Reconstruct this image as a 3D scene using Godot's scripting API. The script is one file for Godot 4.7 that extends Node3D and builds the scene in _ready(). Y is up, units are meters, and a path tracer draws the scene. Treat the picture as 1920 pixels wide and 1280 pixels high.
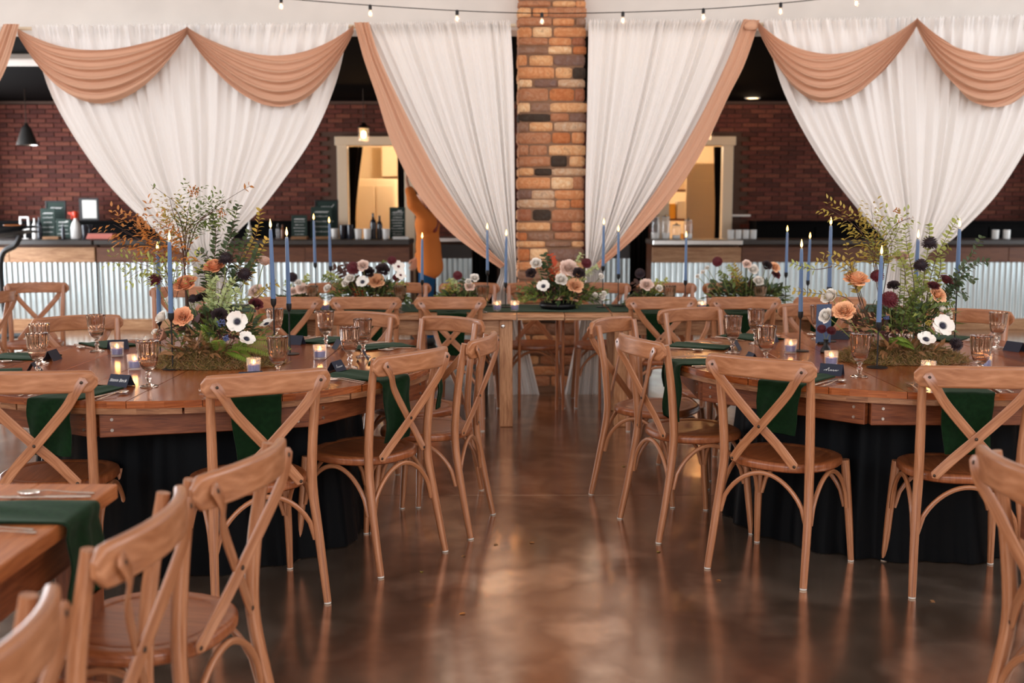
extends Node3D

const FPX := 2100.0     # focal length in pixels of the 1920 x 1280 frame
const CAM_H := 1.46
const PITCH := 6.8
var M := {}
var rng := RandomNumberGenerator.new()
var counts := {}


func _ready() -> void:
	rng.seed = 20240611
	# camera
	var cam := Camera3D.new()
	cam.name = "camera"
	add_child(cam)
	cam.position = Vector3(0, CAM_H, 0)
	cam.rotation_degrees.x = -PITCH
	cam.fov = rad_to_deg(2.0 * atan(640.0 / FPX))
	var lens := CameraAttributesPhysical.new()
	lens.frustum_focal_length = FPX / 1280.0 * 24.0
	lens.frustum_focus_distance = 4.6
	lens.exposure_aperture = 2.8
	lens.frustum_far = 100.0
	cam.attributes = lens
	cam.current = true
	# sky and exposure
	var env := Environment.new()
	env.tonemap_mode = Environment.TONE_MAPPER_LINEAR
	env.tonemap_exposure = 0.92
	env.background_mode = Environment.BG_SKY
	var sky := Sky.new()
	var sm := ProceduralSkyMaterial.new()
	sm.sky_top_color = c8(190, 205, 225)
	sm.sky_horizon_color = c8(235, 235, 232)
	sm.ground_bottom_color = c8(120, 112, 100)
	sm.ground_horizon_color = c8(190, 184, 172)
	sky.sky_material = sm
	env.sky = sky
	env.sdfgi_enabled = true
	env.ssao_enabled = true
	env.ssil_enabled = true
	var we := WorldEnvironment.new()
	we.name = "world"
	we.environment = env
	add_child(we)
	make_materials()
	# daylight through the windows behind the camera and in the side walls
	var day := c8(243, 248, 255)
	make_window(2, FRONT, 0.25, -6.0, -2.2, 2.2, 4.5, 3, 2.5, day)
	make_window(2, FRONT, 0.25, -1.9, 1.9, 2.2, 4.5, 3, 2.5, day)
	make_window(2, FRONT, 0.25, 2.2, 6.0, 2.2, 4.5, 3, 2.5, day)
	make_window(0, -SIDE, -0.25, -7.5, 2.5, 2.6, 4.5, 6, 1.6, day)
	make_window(0, SIDE, 0.25, -7.5, 2.5, 2.6, 4.5, 6, 1.6, day)
	make_window(0, -SIDE, -0.25, -14.6, -9.6, 0.5, 2.5, 4, 4.2, day)
	make_window(0, SIDE, 0.25, -14.6, -9.6, 0.5, 2.5, 4, 0.9, day)
	# the building
	make_shell()
	make_pillar()
	make_drapes()
	make_string_lights()
	# furniture
	make_tables()
	make_chairs()
	make_bar()
	make_person()
	# table settings and flowers
	make_settings()
	make_centrepieces()
# ---------------------------------------------------------------- mesh builder
class MB:
	var v := PackedVector3Array()
	var uv := PackedVector2Array()
	var col := PackedColorArray()
	var idx := PackedInt32Array()
	var tint := Color.WHITE
	var xf := Transform3D()
	var min_y := -1e9

	func vert(p: Vector3, t := Vector2.ZERO) -> int:
		var w := xf * p
		w.y = maxf(w.y, min_y)
		v.append(w)
		uv.append(t)
		col.append(tint)
		return v.size() - 1

	func tri(a: int, b: int, c: int) -> void:
		idx.append(a)
		idx.append(b)
		idx.append(c)

	# corners counter-clockwise seen from outside
	func face(pts: Array, uvs: Array = []) -> void:
		var k := []
		for i in pts.size():
			k.append(vert(pts[i], uvs[i] if uvs.size() else Vector2(pts[i].x + pts[i].z * 0.37, pts[i].y + pts[i].z)))
		for i in range(1, pts.size() - 1):
			tri(k[0], k[i + 1], k[i])

	func box(c: Vector3, s: Vector3, b := 0.0, along := -1) -> void:
		var h := s * 0.5
		b = minf(b, minf(h.x, minf(h.y, h.z)) * 0.9)
		var lng := along if along >= 0 else s.max_axis_index()
		var off := Vector2(fposmod(c.x * 3.7 + c.z * 1.3, 1.0), fposmod(c.y * 2.9 + c.x * 5.1, 1.0))
		for ax in 3:
			var a1 := (ax + 1) % 3
			var a2 := (ax + 2) % 3
			for sg in [-1.0, 1.0]:
				var ps := []
				var us := []
				for k in [[-1, -1], [1, -1], [1, 1], [-1, 1]]:
					var p := Vector3()
					p[ax] = sg * h[ax]
					p[a1] = k[0] * (h[a1] - b)
					p[a2] = k[1] * (h[a2] - b)
					ps.append(c + p)
					var ua := a1 if a1 == lng else a2
					if a1 != lng and a2 != lng:
						ua = a1
					var va := a2 if ua == a1 else a1
					us.append(Vector2(p[ua], p[va] * 4.0) + off)
				if sg < 0:
					ps.reverse()
					us.reverse()
				face(ps, us)
		if b <= 0.0:
			return
		for ax in 3:
			var a1 := (ax + 1) % 3
			var a2 := (ax + 2) % 3
			for s1 in [-1.0, 1.0]:
				for s2 in [-1.0, 1.0]:
					var p0 := Vector3()
					var p1 := Vector3()
					p0[ax] = -(h[ax] - b)
					p1[ax] = -p0[ax]
					var e1 := Vector3()
					e1[a1] = s1 * h[a1]
					e1[a2] = s2 * (h[a2] - b)
					var e2 := Vector3()
					e2[a1] = s1 * (h[a1] - b)
					e2[a2] = s2 * h[a2]
					var q := [c + p0 + e1, c + p1 + e1, c + p1 + e2, c + p0 + e2]
					if s1 * s2 > 0:
						q.reverse()
					var uu := []
					for w in q:
						uu.append(Vector2(w[lng], w[(lng + 1) % 3] * 4.0) + off)
					face(q, uu)
		for sx in [-1.0, 1.0]:
			for sy in [-1.0, 1.0]:
				for sz in [-1.0, 1.0]:
					var q := [c + Vector3(sx * h.x, sy * (h.y - b), sz * (h.z - b)), c + Vector3(sx * (h.x - b), sy * h.y, sz * (h.z - b)), c + Vector3(sx * (h.x - b), sy * (h.y - b), sz * h.z)]
					if sx * sy * sz < 0:
						q.reverse()
					face(q)

	# rows of points; flip turns the front side over
	func grid(rows: Array, flip := false, wrap := false, us := 1.0, vs := 1.0) -> void:
		var n: int = rows[0].size()
		var base := v.size()
		var cols := n + (1 if wrap else 0)
		for r in rows.size():
			for c in cols:
				vert(rows[r][c % n], Vector2(us * r / maxf(1.0, rows.size() - 1.0), vs * c / maxf(1.0, cols - 1.0)))
		for r in rows.size() - 1:
			for c in cols - 1:
				var a := base + r * cols + c
				var b := a + 1
				var d := a + cols
				var e := d + 1
				if flip:
					tri(a, b, d)
					tri(b, e, d)
				else:
					tri(a, d, b)
					tri(b, d, e)

	func cap(pts: Array, flip := false) -> void:
		var k := []
		for p in pts:
			k.append(vert(p, Vector2(p.x, p.z)))
		for i in range(1, pts.size() - 1):
			if flip:
				tri(k[0], k[i], k[i + 1])
			else:
				tri(k[0], k[i + 1], k[i])

	# profile points (x across, y thick) swept along a path
	func sweep(path: Array, ref: Vector3, profs: Array, caps := true, us := 0.0) -> void:
		var rows := []
		var ln := 0.0
		for i in path.size():
			var t: Vector3 = (path[mini(i + 1, path.size() - 1)] - path[maxi(i - 1, 0)]).normalized()
			var s := t.cross(ref).normalized()
			var n := s.cross(t)
			var pr = profs[mini(i, profs.size() - 1)]
			var row := []
			for p in pr:
				row.append(path[i] + s * p.x + n * p.y)
			rows.append(row)
			if i:
				ln += path[i].distance_to(path[i - 1])
		grid(rows, true, true, ln if us == 0.0 else us, 0.35)
		if caps:
			cap(rows[0], false)
			cap(rows[-1], true)

	func tube(path: Array, rad: Array, sides := 8, caps := true) -> void:
		var t0: Vector3 = (path[1] - path[0]).normalized()
		var ref := Vector3.UP if absf(t0.y) < 0.9 else Vector3.RIGHT
		var s := t0.cross(ref).normalized()
		var rows := []
		var ln := 0.0
		for i in path.size():
			var t: Vector3 = (path[mini(i + 1, path.size() - 1)] - path[maxi(i - 1, 0)]).normalized()
			s = (s - t * s.dot(t)).normalized()
			var n := t.cross(s)
			var r: float = rad[mini(i, rad.size() - 1)]
			var row := []
			for k in sides:
				var a := TAU * k / sides
				row.append(path[i] + (s * cos(a) + n * sin(a)) * r)
			rows.append(row)
			if i:
				ln += path[i].distance_to(path[i - 1])
		grid(rows, false, true, ln, 0.3)
		if caps:
			cap(rows[0], true)
			cap(rows[-1], false)

	# profile of (radius, height), from the bottom up on the outside
	func lathe(pr: Array, sides := 16, mod = null) -> void:
		var rows := []
		for p in pr:
			var row := []
			for k in sides:
				var a := TAU * k / sides
				var r: float = p.x
				if mod != null:
					r *= mod.call(a, p.y)
				row.append(Vector3(cos(a) * r, p.y, sin(a) * r))
			rows.append(row)
		grid(rows, true, true, 1.0, 1.0)

	# flat shape in the xz plane pushed to a thickness, y0 to y1, chamfer b on the top edge
	func prism(poly: PackedVector2Array, y0: float, y1: float, b := 0.0) -> void:
		var pl := poly
		if Geometry2D.is_polygon_clockwise(pl):
			pl.reverse()
		var inner := pl
		if b > 0.0:
			var o := Geometry2D.offset_polygon(pl, -b)
			if o.size() and o[0].size() == pl.size():
				inner = o[0]
				var bi := 0
				for i in inner.size():
					if inner[i].distance_to(pl[0]) < inner[bi].distance_to(pl[0]):
						bi = i
				var re := PackedVector2Array()
				for i in inner.size():
					re.append(inner[(bi + i) % inner.size()])
				inner = re
			else:
				b = 0.0
		var ti := Geometry2D.triangulate_polygon(inner)
		var base := v.size()
		for p in inner:
			vert(Vector3(p.x, y1, p.y), Vector2(p.y, p.x * 4.0))
		for i in range(0, ti.size(), 3):
			_tri_facing(base + ti[i], base + ti[i + 1], base + ti[i + 2], 1.0)
		var tj := Geometry2D.triangulate_polygon(pl)
		base = v.size()
		for p in pl:
			vert(Vector3(p.x, y0, p.y), Vector2(p.y, p.x * 4.0))
		for i in range(0, tj.size(), 3):
			_tri_facing(base + tj[i], base + tj[i + 1], base + tj[i + 2], -1.0)
		var n := pl.size()
		for i in n:
			var a := pl[i]
			var c := pl[(i + 1) % n]
			var l := a.distance_to(c)
			var q := [Vector3(a.x, y0, a.y), Vector3(a.x, y1 - b, a.y), Vector3(c.x, y1 - b, c.y), Vector3(c.x, y0, c.y)]
			var o := Vector2(a.x, a.y * 1.7)
			face(q, [o, o + Vector2(0, (y1 - y0) * 4), o + Vector2(l, (y1 - y0) * 4), o + Vector2(l, 0)])
			if b > 0.0:
				var a2 := inner[i]
				var c2 := inner[(i + 1) % n]
				face([Vector3(a.x, y1 - b, a.y), Vector3(a2.x, y1, a2.y), Vector3(c2.x, y1, c2.y), Vector3(c.x, y1 - b, c.y)])

	func _tri_facing(a: int, b: int, c: int, up: float) -> void:
		var n := (v[c] - v[a]).cross(v[b] - v[a])
		if n.dot(xf.basis * Vector3.UP) * up < 0.0:
			tri(a, c, b)
		else:
			tri(a, b, c)

	func mesh() -> ArrayMesh:
		var nrm := PackedVector3Array()
		nrm.resize(v.size())
		for i in range(0, idx.size(), 3):
			var a := v[idx[i]]
			var n := (v[idx[i + 2]] - a).cross(v[idx[i + 1]] - a)
			nrm[idx[i]] += n
			nrm[idx[i + 1]] += n
			nrm[idx[i + 2]] += n
		for i in nrm.size():
			nrm[i] = nrm[i].normalized() if nrm[i].length_squared() > 1e-20 else Vector3.UP
		var arr := []
		arr.resize(Mesh.ARRAY_MAX)
		arr[Mesh.ARRAY_VERTEX] = v
		arr[Mesh.ARRAY_NORMAL] = nrm
		arr[Mesh.ARRAY_TEX_UV] = uv
		arr[Mesh.ARRAY_COLOR] = col
		arr[Mesh.ARRAY_INDEX] = idx
		var m := ArrayMesh.new()
		m.add_surface_from_arrays(Mesh.PRIMITIVE_TRIANGLES, arr)
		return m


# ---------------------------------------------------------------- scene helpers
func numbered(called: String) -> String:
	var n: int = counts.get(called, 0)
	counts[called] = n + 1
	return called if n == 0 else "%s_%03d" % [called, n]


func thing(called: String, label: String, category: String, at := Vector3.ZERO, turn := 0.0, group := "") -> Node3D:
	var o := Node3D.new()
	o.name = numbered(called)
	add_child(o)
	o.position = at
	o.rotation.y = turn
	tag(o, label, category, group)
	return o


func tag(o: Node, label: String, category := "", group := "", kind := "") -> void:
	if label != "":
		o.set_meta("label", label)
	if category != "":
		o.set_meta("category", category)
	if group != "":
		o.set_meta("group", group)
	if kind != "":
		o.set_meta("kind", kind)


func part(shape, called: String, material: Material, parent: Node = null) -> MeshInstance3D:
	var o := MeshInstance3D.new()
	o.mesh = shape.mesh() if shape is MB else shape
	o.material_override = material
	if parent == null:
		o.name = numbered(called)
		add_child(o)
	else:
		o.name = called
		parent.add_child(o, true)
	return o


func copy(o: Node3D, at: Vector3, turn: float, label: String, group := "") -> Node3D:
	var c: Node3D = o.duplicate()
	var stem := String(o.name)
	if stem.length() > 4 and stem[-4] == "_" and stem.right(3).is_valid_int():
		stem = stem.left(-4)
	c.name = numbered(stem)
	add_child(c)
	c.position = at
	c.rotation = Vector3(0, turn, 0)
	tag(c, label, "", group)
	return c


func structure(called: String) -> Node3D:
	var o := Node3D.new()
	o.name = numbered(called)
	add_child(o)
	o.set_meta("kind", "structure")
	return o


func struct_mesh(shape, called: String, material: Material) -> MeshInstance3D:
	var o := part(shape, called, material)
	o.set_meta("kind", "structure")
	return o


# point seen at pixel (u, w) of the 1920 x 1280 frame, d metres in front of the camera
func at(u: float, w: float, d: float) -> Vector3:
	var r := ray(u, w)
	return Vector3(0, CAM_H, 0) + r * (d / -r.z)


# the same on the level y
func on(u: float, w: float, y: float) -> Vector3:
	var r := ray(u, w)
	return Vector3(0, CAM_H, 0) + r * ((y - CAM_H) / r.y)


func ray(u: float, w: float) -> Vector3:
	var c := cos(deg_to_rad(PITCH))
	var s := sin(deg_to_rad(PITCH))
	var y := -(w - 640.0) / FPX
	return Vector3((u - 960.0) / FPX, y * c - s, -(y * s + c))


func bez(a: Vector3, b: Vector3, c: Vector3, n: int) -> Array:
	var o := []
	for i in n + 1:
		var t := float(i) / n
		o.append(a * (1 - t) * (1 - t) + b * 2 * t * (1 - t) + c * t * t)
	return o


# smooth curve through points
func spline(p: Array, n: int) -> Array:
	var o := []
	for i in p.size() - 1:
		for k in n:
			var t := float(k) / n
			o.append(p[i].cubic_interpolate(p[i + 1], p[maxi(i - 1, 0)], p[mini(i + 2, p.size() - 1)], t))
	o.append(p[-1])
	return o


func round_rect(w: float, h: float, r: float, n := 2) -> Array:
	var o := []
	for q in 4:
		var cx := (w / 2 - r) * (1 if q == 0 or q == 3 else -1)
		var cy := (h / 2 - r) * (1 if q < 2 else -1)
		for k in n + 1:
			var a := PI / 2 * (q + float(k) / n)
			o.append(Vector2(cx + cos(a) * r, cy + sin(a) * r))
	return o


func rf(a: float, b: float) -> float:
	return rng.randf_range(a, b)


func facing(dir: Vector3) -> float:
	return atan2(-dir.x, -dir.z)


# ---------------------------------------------------------------- materials
func mat(name_: String, c: Color, rough := 0.6, metal := 0.0) -> StandardMaterial3D:
	var m := StandardMaterial3D.new()
	m.resource_name = name_
	m.albedo_color = c
	m.roughness = rough
	m.metallic = metal
	M[name_] = m
	return m


func c8(r: int, g: int, b: int) -> Color:
	return Color8(r, g, b)


# grain that runs along u, repeats in u
func grain_image(w: int, h: int, sd: int, lo: float, coarse: float) -> ImageTexture:
	var n := FastNoiseLite.new()
	n.seed = sd
	n.frequency = 1.0
	n.fractal_octaves = 2
	var im := Image.create(w, h, false, Image.FORMAT_RGB8)
	for y in h:
		var fy := float(y) / h
		for x in w:
			var a := TAU * x / w
			var cx := cos(a) * 0.35
			var cy := sin(a) * 0.35
			var wav := n.get_noise_3d(cx * 1.2, cy * 1.2, fy * 2.0) * 0.05
			var broad := n.get_noise_3d(cx * 0.7, cy * 0.7 + 9.0, (fy + wav) * coarse)
			var mids := n.get_noise_3d(cx * 1.6 + 2.0, cy * 1.6, (fy + wav) * 26.0)
			var fine := n.get_noise_3d(cx * 5.0 + 4.0, cy * 5.0, (fy + wav) * 75.0)
			var t := clampf(0.64 + broad * 0.2 + mids * 0.3 + fine * 0.32, 0.0, 1.0)
			var g := lerpf(lo, 1.0, t)
			im.set_pixel(x, y, Color(g, lerpf(g * g, g, 0.55), lerpf(g * g * g, g, 0.5)))
	return ImageTexture.create_from_image(im)


func noise_tex(freq: float, sd: int, ramp: Array, size := 512, octaves := 4, kind := FastNoiseLite.TYPE_SIMPLEX_SMOOTH) -> NoiseTexture2D:
	var n := FastNoiseLite.new()
	n.noise_type = kind
	n.seed = sd
	n.frequency = freq
	n.fractal_octaves = octaves
	var t := NoiseTexture2D.new()
	t.width = size
	t.height = size
	t.seamless = true
	t.noise = n
	if ramp.size():
		var g := Gradient.new()
		var off := PackedFloat32Array()
		var cs := PackedColorArray()
		for i in ramp.size():
			off.append(float(i) / (ramp.size() - 1))
			cs.append(ramp[i])
		g.offsets = off
		g.colors = cs
		t.color_ramp = g
	return t


func tri_map(m: StandardMaterial3D, scale_: float, world := true) -> void:
	m.uv1_triplanar = true
	m.uv1_world_triplanar = world
	m.uv1_scale = Vector3.ONE * scale_


func wood(name_: String, c: Color, rough: float, tex: Texture2D, us := 1.0, vs := 1.0, coat := 0.0) -> StandardMaterial3D:
	var m := mat(name_, c, rough)
	m.albedo_texture = tex
	m.uv1_scale = Vector3(us, vs, 1)
	if coat > 0.0:
		m.clearcoat_enabled = true
		m.clearcoat = coat
		m.clearcoat_roughness = 0.25
	return m


func cloth(name_: String, c: Color, rough := 0.95, rim := 0.0) -> StandardMaterial3D:
	var m := mat(name_, c, rough)
	m.metallic_specular = 0.2
	if rim > 0.0:
		m.rim_enabled = true
		m.rim = rim
		m.rim_tint = 0.7
	return m


func make_materials() -> void:
	var grain := grain_image(512, 256, 3, 0.64, 7.0)
	var grain2 := grain_image(512, 256, 11, 0.52, 5.0)
	wood("chair_wood", c8(188, 131, 94), 0.34, grain, 1.0, 2.4, 0.35)
	wood("seat_wood", c8(164, 98, 60), 0.34, grain, 1.0, 1.0, 0.25)
	wood("table_wood", c8(172, 98, 52), 0.17, grain2, 0.8, 0.7, 0.35)
	wood("table_wood_b", c8(160, 88, 44), 0.18, grain2, 0.9, 0.8, 0.35)
	wood("table_wood_c", c8(182, 106, 58), 0.17, grain2, 0.7, 0.6, 0.35)
	wood("apron_wood", c8(140, 80, 46), 0.42, grain2, 1.4, 1.2)
	wood("rim_wood", c8(168, 122, 88), 0.4, grain2, 1.4, 1.2)
	wood("farm_wood", c8(208, 160, 120), 0.45, grain2, 1.0, 1.0)
	wood("bar_wood", c8(120, 74, 44), 0.5, grain2, 1.0, 1.0)
	wood("pale_wood", c8(200, 160, 122), 0.5, grain2, 1.0, 1.0)
	wood("warm_wood", c8(196, 124, 74), 0.4, grain, 1.0, 1.0)
	# polished stained concrete
	var fl := mat("concrete", Color.WHITE, 1.0)
	fl.albedo_texture = noise_tex(0.006, 5, [c8(164, 136, 116), c8(204, 176, 152), c8(178, 150, 128), c8(232, 206, 182), c8(192, 164, 142)], 1024, 5)
	fl.metallic = 0.9
	fl.roughness_texture = noise_tex(0.01, 8, [Color(0.13, 0.13, 0.13), Color(0.25, 0.25, 0.25)], 512, 4)
	fl.metallic_specular = 0.55
	tri_map(fl, 0.22)
	mat("joint", c8(30, 22, 17), 0.9)
	var wl := mat("plaster", c8(228, 220, 212), 0.9)
	wl.albedo_texture = noise_tex(0.02, 21, [Color(0.95, 0.95, 0.95), Color.WHITE], 256, 3)
	tri_map(wl, 0.4)
	mat("cream_wall", c8(232, 214, 186), 0.85)
	mat("dark_ceiling", c8(17, 14, 13), 0.9)
	mat("cabinet_black", c8(10, 9, 9), 0.8)
	M.dark_ceiling.metallic_specular = 0.1
	M.cabinet_black.metallic_specular = 0.2
	mat("white_trim", c8(226, 206, 178), 0.5)
	mat("mortar", c8(88, 66, 56), 0.95)
	mat("stone_mortar", c8(140, 106, 82), 0.95)
	var sn := noise_tex(0.012, 31, [Color(0.76, 0.70, 0.68), Color(1, 0.98, 0.95), Color(0.92, 0.82, 0.74), Color.WHITE, Color(0.84, 0.80, 0.80)], 512, 5)
	var sb := noise_tex(0.03, 33, [], 512, 5)
	for k in STONE_TONES:
		var m := mat("stone_" + k, STONE_TONES[k], 0.9)
		m.albedo_texture = sn
		m.heightmap_enabled = true
		m.heightmap_texture = sb
		m.heightmap_scale = 0.5
		tri_map(m, 1.6)
	var bt := [c8(128, 68, 54), c8(112, 56, 46), c8(140, 78, 60), c8(98, 50, 42), c8(122, 62, 50)]
	var bn := noise_tex(0.05, 41, [Color(0.75, 0.75, 0.75), Color.WHITE], 256, 4)
	for i in bt.size():
		var m := mat("brick_%d" % i, bt[i], 0.9)
		m.albedo_texture = bn
		tri_map(m, 2.0)
	var bs := mat("brick_mix", Color.WHITE, 0.9)
	bs.albedo_texture = bn
	bs.vertex_color_use_as_albedo = true
	tri_map(bs, 2.0)
	cloth("sheer_white", c8(245, 240, 235))
	M.sheer_white.backlight_enabled = true
	M.sheer_white.backlight = Color(0.25, 0.24, 0.23)
	cloth("tan_chiffon", c8(214, 168, 140))
	M.tan_chiffon.backlight_enabled = true
	M.tan_chiffon.backlight = Color(0.25, 0.2, 0.17)
	cloth("black_drape", c8(24, 21, 20))
	cloth("navy_satin", c8(6, 8, 11), 0.5)
	var vel := cloth("green_velvet", c8(18, 45, 20), 0.85, 0.6)
	vel.rim_tint = 0.6
	vel.albedo_texture = noise_tex(0.03, 51, [Color(0.7, 0.7, 0.7), Color.WHITE], 256, 3)
	tri_map(vel, 6.0)
	var gv := mat("galvanized", c8(204, 216, 218), 0.34, 0.9)
	gv.metallic_specular = 0.5
	mat("counter_dark", c8(50, 44, 40), 0.4)
	mat("steel", c8(200, 198, 194), 0.28, 1.0)
	mat("silver", c8(226, 216, 206), 0.16, 1.0)
	mat("screw_metal", c8(70, 58, 50), 0.4, 0.9)
	mat("black_metal", c8(22, 21, 22), 0.45, 0.3)
	mat("glide", c8(214, 208, 200), 0.5)
	var gl := mat("smoke_glass", Color(0.88, 0.79, 0.72, 0.0), 0.03)
	gl.refraction_enabled = true
	gl.refraction_scale = 0.05
	var cg := mat("clear_glass", Color(0.97, 0.96, 0.95, 0.08), 0.03)
	cg.transparency = BaseMaterial3D.TRANSPARENCY_ALPHA
	var pane := mat("pane", Color(0.98, 0.98, 0.98, 0.03), 0.02)
	pane.transparency = BaseMaterial3D.TRANSPARENCY_ALPHA
	mat("blue_wax", c8(84, 111, 148), 0.45)
	M.blue_wax.subsurf_scatter_enabled = true
	M.blue_wax.subsurf_scatter_strength = 0.15
	mat("votive_wax", c8(44, 42, 118), 0.4)
	mat("wick", c8(30, 24, 20), 0.9)
	var f := mat("flame", c8(255, 190, 100), 0.9)
	f.emission_enabled = true
	f.emission = c8(255, 196, 110)
	f.emission_energy_multiplier = 9.0
	var b := mat("bulb_glow", c8(255, 230, 190), 0.3)
	b.emission_enabled = true
	b.emission = c8(255, 214, 160)
	b.emission_energy_multiplier = 6.0
	mat("card_navy", c8(34, 38, 54), 0.8)
	mat("card_blue", c8(74, 92, 124), 0.75)
	mat("white_ink", c8(236, 234, 230), 0.8)
	mat("chalk_green", c8(28, 50, 42), 0.75)
	mat("white_plastic", c8(236, 232, 226), 0.4)
	mat("red_plastic", c8(214, 60, 26), 0.4)
	mat("pink_towel", c8(222, 138, 124), 0.9)
	mat("black_plastic", c8(18, 16, 16), 0.55)
	mat("paper", c8(232, 228, 220), 0.8)
	mat("dark_glass", c8(30, 34, 44), 0.1)
	mat("amber_glass", c8(120, 66, 28), 0.12)
	mat("yellow_box", c8(236, 178, 60), 0.6)
	mat("red_box", c8(222, 84, 66), 0.6)
	mat("bark", c8(78, 54, 42), 0.85)
	mat("stem_green", c8(124, 134, 74), 0.7)
	for q in [["leaf_dark", c8(44, 66, 34)], ["leaf_mid", c8(92, 108, 46)], ["leaf_light", c8(150, 156, 78)], ["leaf_gold", c8(166, 142, 58)], ["leaf_rust", c8(176, 110, 48)], ["leaf_pale", c8(168, 178, 122)], ["leaf_wine", c8(64, 26, 28)], ["fern", c8(104, 128, 40)], ["moss", c8(84, 70, 34)], ["moss_tip", c8(128, 104, 52)], ["dry_grass", c8(138, 96, 60)]]:
		var lm := mat(q[0], q[1], 0.55)
		lm.backlight_enabled = true
		lm.backlight = Color(0.3, 0.3, 0.2)
	for q in [["petal_peach", c8(246, 190, 144)], ["petal_orange", c8(243, 172, 126)], ["petal_white", c8(246, 240, 230)], ["petal_blush", c8(240, 212, 196)], ["petal_wine", c8(92, 16, 30)], ["petal_black", c8(34, 16, 26)], ["petal_rust", c8(184, 66, 24)]]:
		var pm := mat(q[0], q[1], 0.7)
		pm.backlight_enabled = true
		pm.backlight = Color(0.35, 0.3, 0.28)
	mat("anemone_eye", c8(24, 24, 46), 0.6)
	mat("lotus_pod", c8(160, 112, 88), 0.8)
	mat("thistle", c8(78, 88, 128), 0.8)
	mat("skin", c8(206, 156, 128), 0.6)
	cloth("orange_coat", c8(206, 118, 58), 0.9)
	cloth("jeans", c8(30, 70, 104), 0.9)
	mat("red_hair", c8(120, 34, 24), 0.6)


const STONE_TONES := {
	"o": Color8(224, 165, 118), "t": Color8(233, 187, 140), "c": Color8(248, 215, 173), "b": Color8(191, 140, 107), "g": Color8(160, 129, 110),
	"p": Color8(140, 114, 105), "r": Color8(172, 116, 88), "k": Color8(70, 60, 52), "x": Color8(204, 134, 86), "w": Color8(215, 187, 158),
}
# ---------------------------------------------------------------- the setting
const FRONT := 5.0      # inner face of the window wall behind the camera (z)
const SIDE := 7.2       # inner face of the side walls (x)
const HEADER := -8.95   # front face of the white wall above the drapes (z)
const TOP := 4.9         # ceiling of the room with the tables
const BRICK := -15.5    # face of the brick wall (z)


func make_floor() -> void:
	var o := structure("floor")
	var zs := [FRONT, 0.6, -2.5, -5.6, -8.7, -11.8, -15.5]
	for i in zs.size() - 1:
		var b := MB.new()
		var z0: float = zs[i] - 0.0015
		var z1: float = zs[i + 1] + 0.0015
		b.box(Vector3(0, -0.06, (z0 + z1) / 2), Vector3(2 * SIDE + 0.4, 0.12, z0 - z1), 0.001)
		part(b, "slab", M.concrete, o)
	var k := MB.new()
	k.box(Vector3(0, -0.09, (FRONT - 19.0) / 2), Vector3(2 * SIDE + 0.4, 0.17, FRONT + 19.0))
	part(k, "subfloor", M.joint, o)


func wall_with_holes(called: String, axis: int, face_at: float, thick: float, a0: float, a1: float, top: float, holes: Array, material: Material) -> void:
	# axis 0: wall across x (runs in z); axis 2: wall across z (runs in x); holes are [from, to, bottom, top]
	var b := MB.new()
	var cuts := [a0, a1]
	for h in holes:
		cuts.append(h[0])
		cuts.append(h[1])
	cuts.sort()
	for i in cuts.size() - 1:
		var m: float = (cuts[i] + cuts[i + 1]) / 2
		if cuts[i + 1] - cuts[i] < 0.001:
			continue
		var spans := [[0.0, top]]
		for h in holes:
			if m > h[0] and m < h[1]:
				spans = [[0.0, h[2]], [h[3], top]]
		for s in spans:
			if s[1] - s[0] < 0.001:
				continue
			var c := Vector3(face_at, (s[0] + s[1]) / 2, m) if axis == 0 else Vector3(m, (s[0] + s[1]) / 2, face_at)
			var sz := Vector3(absf(thick), s[1] - s[0], cuts[i + 1] - cuts[i]) if axis == 0 else Vector3(cuts[i + 1] - cuts[i], s[1] - s[0], absf(thick))
			c[axis] += thick / 2
			b.box(c, sz)
	struct_mesh(b, called, material)


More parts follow.
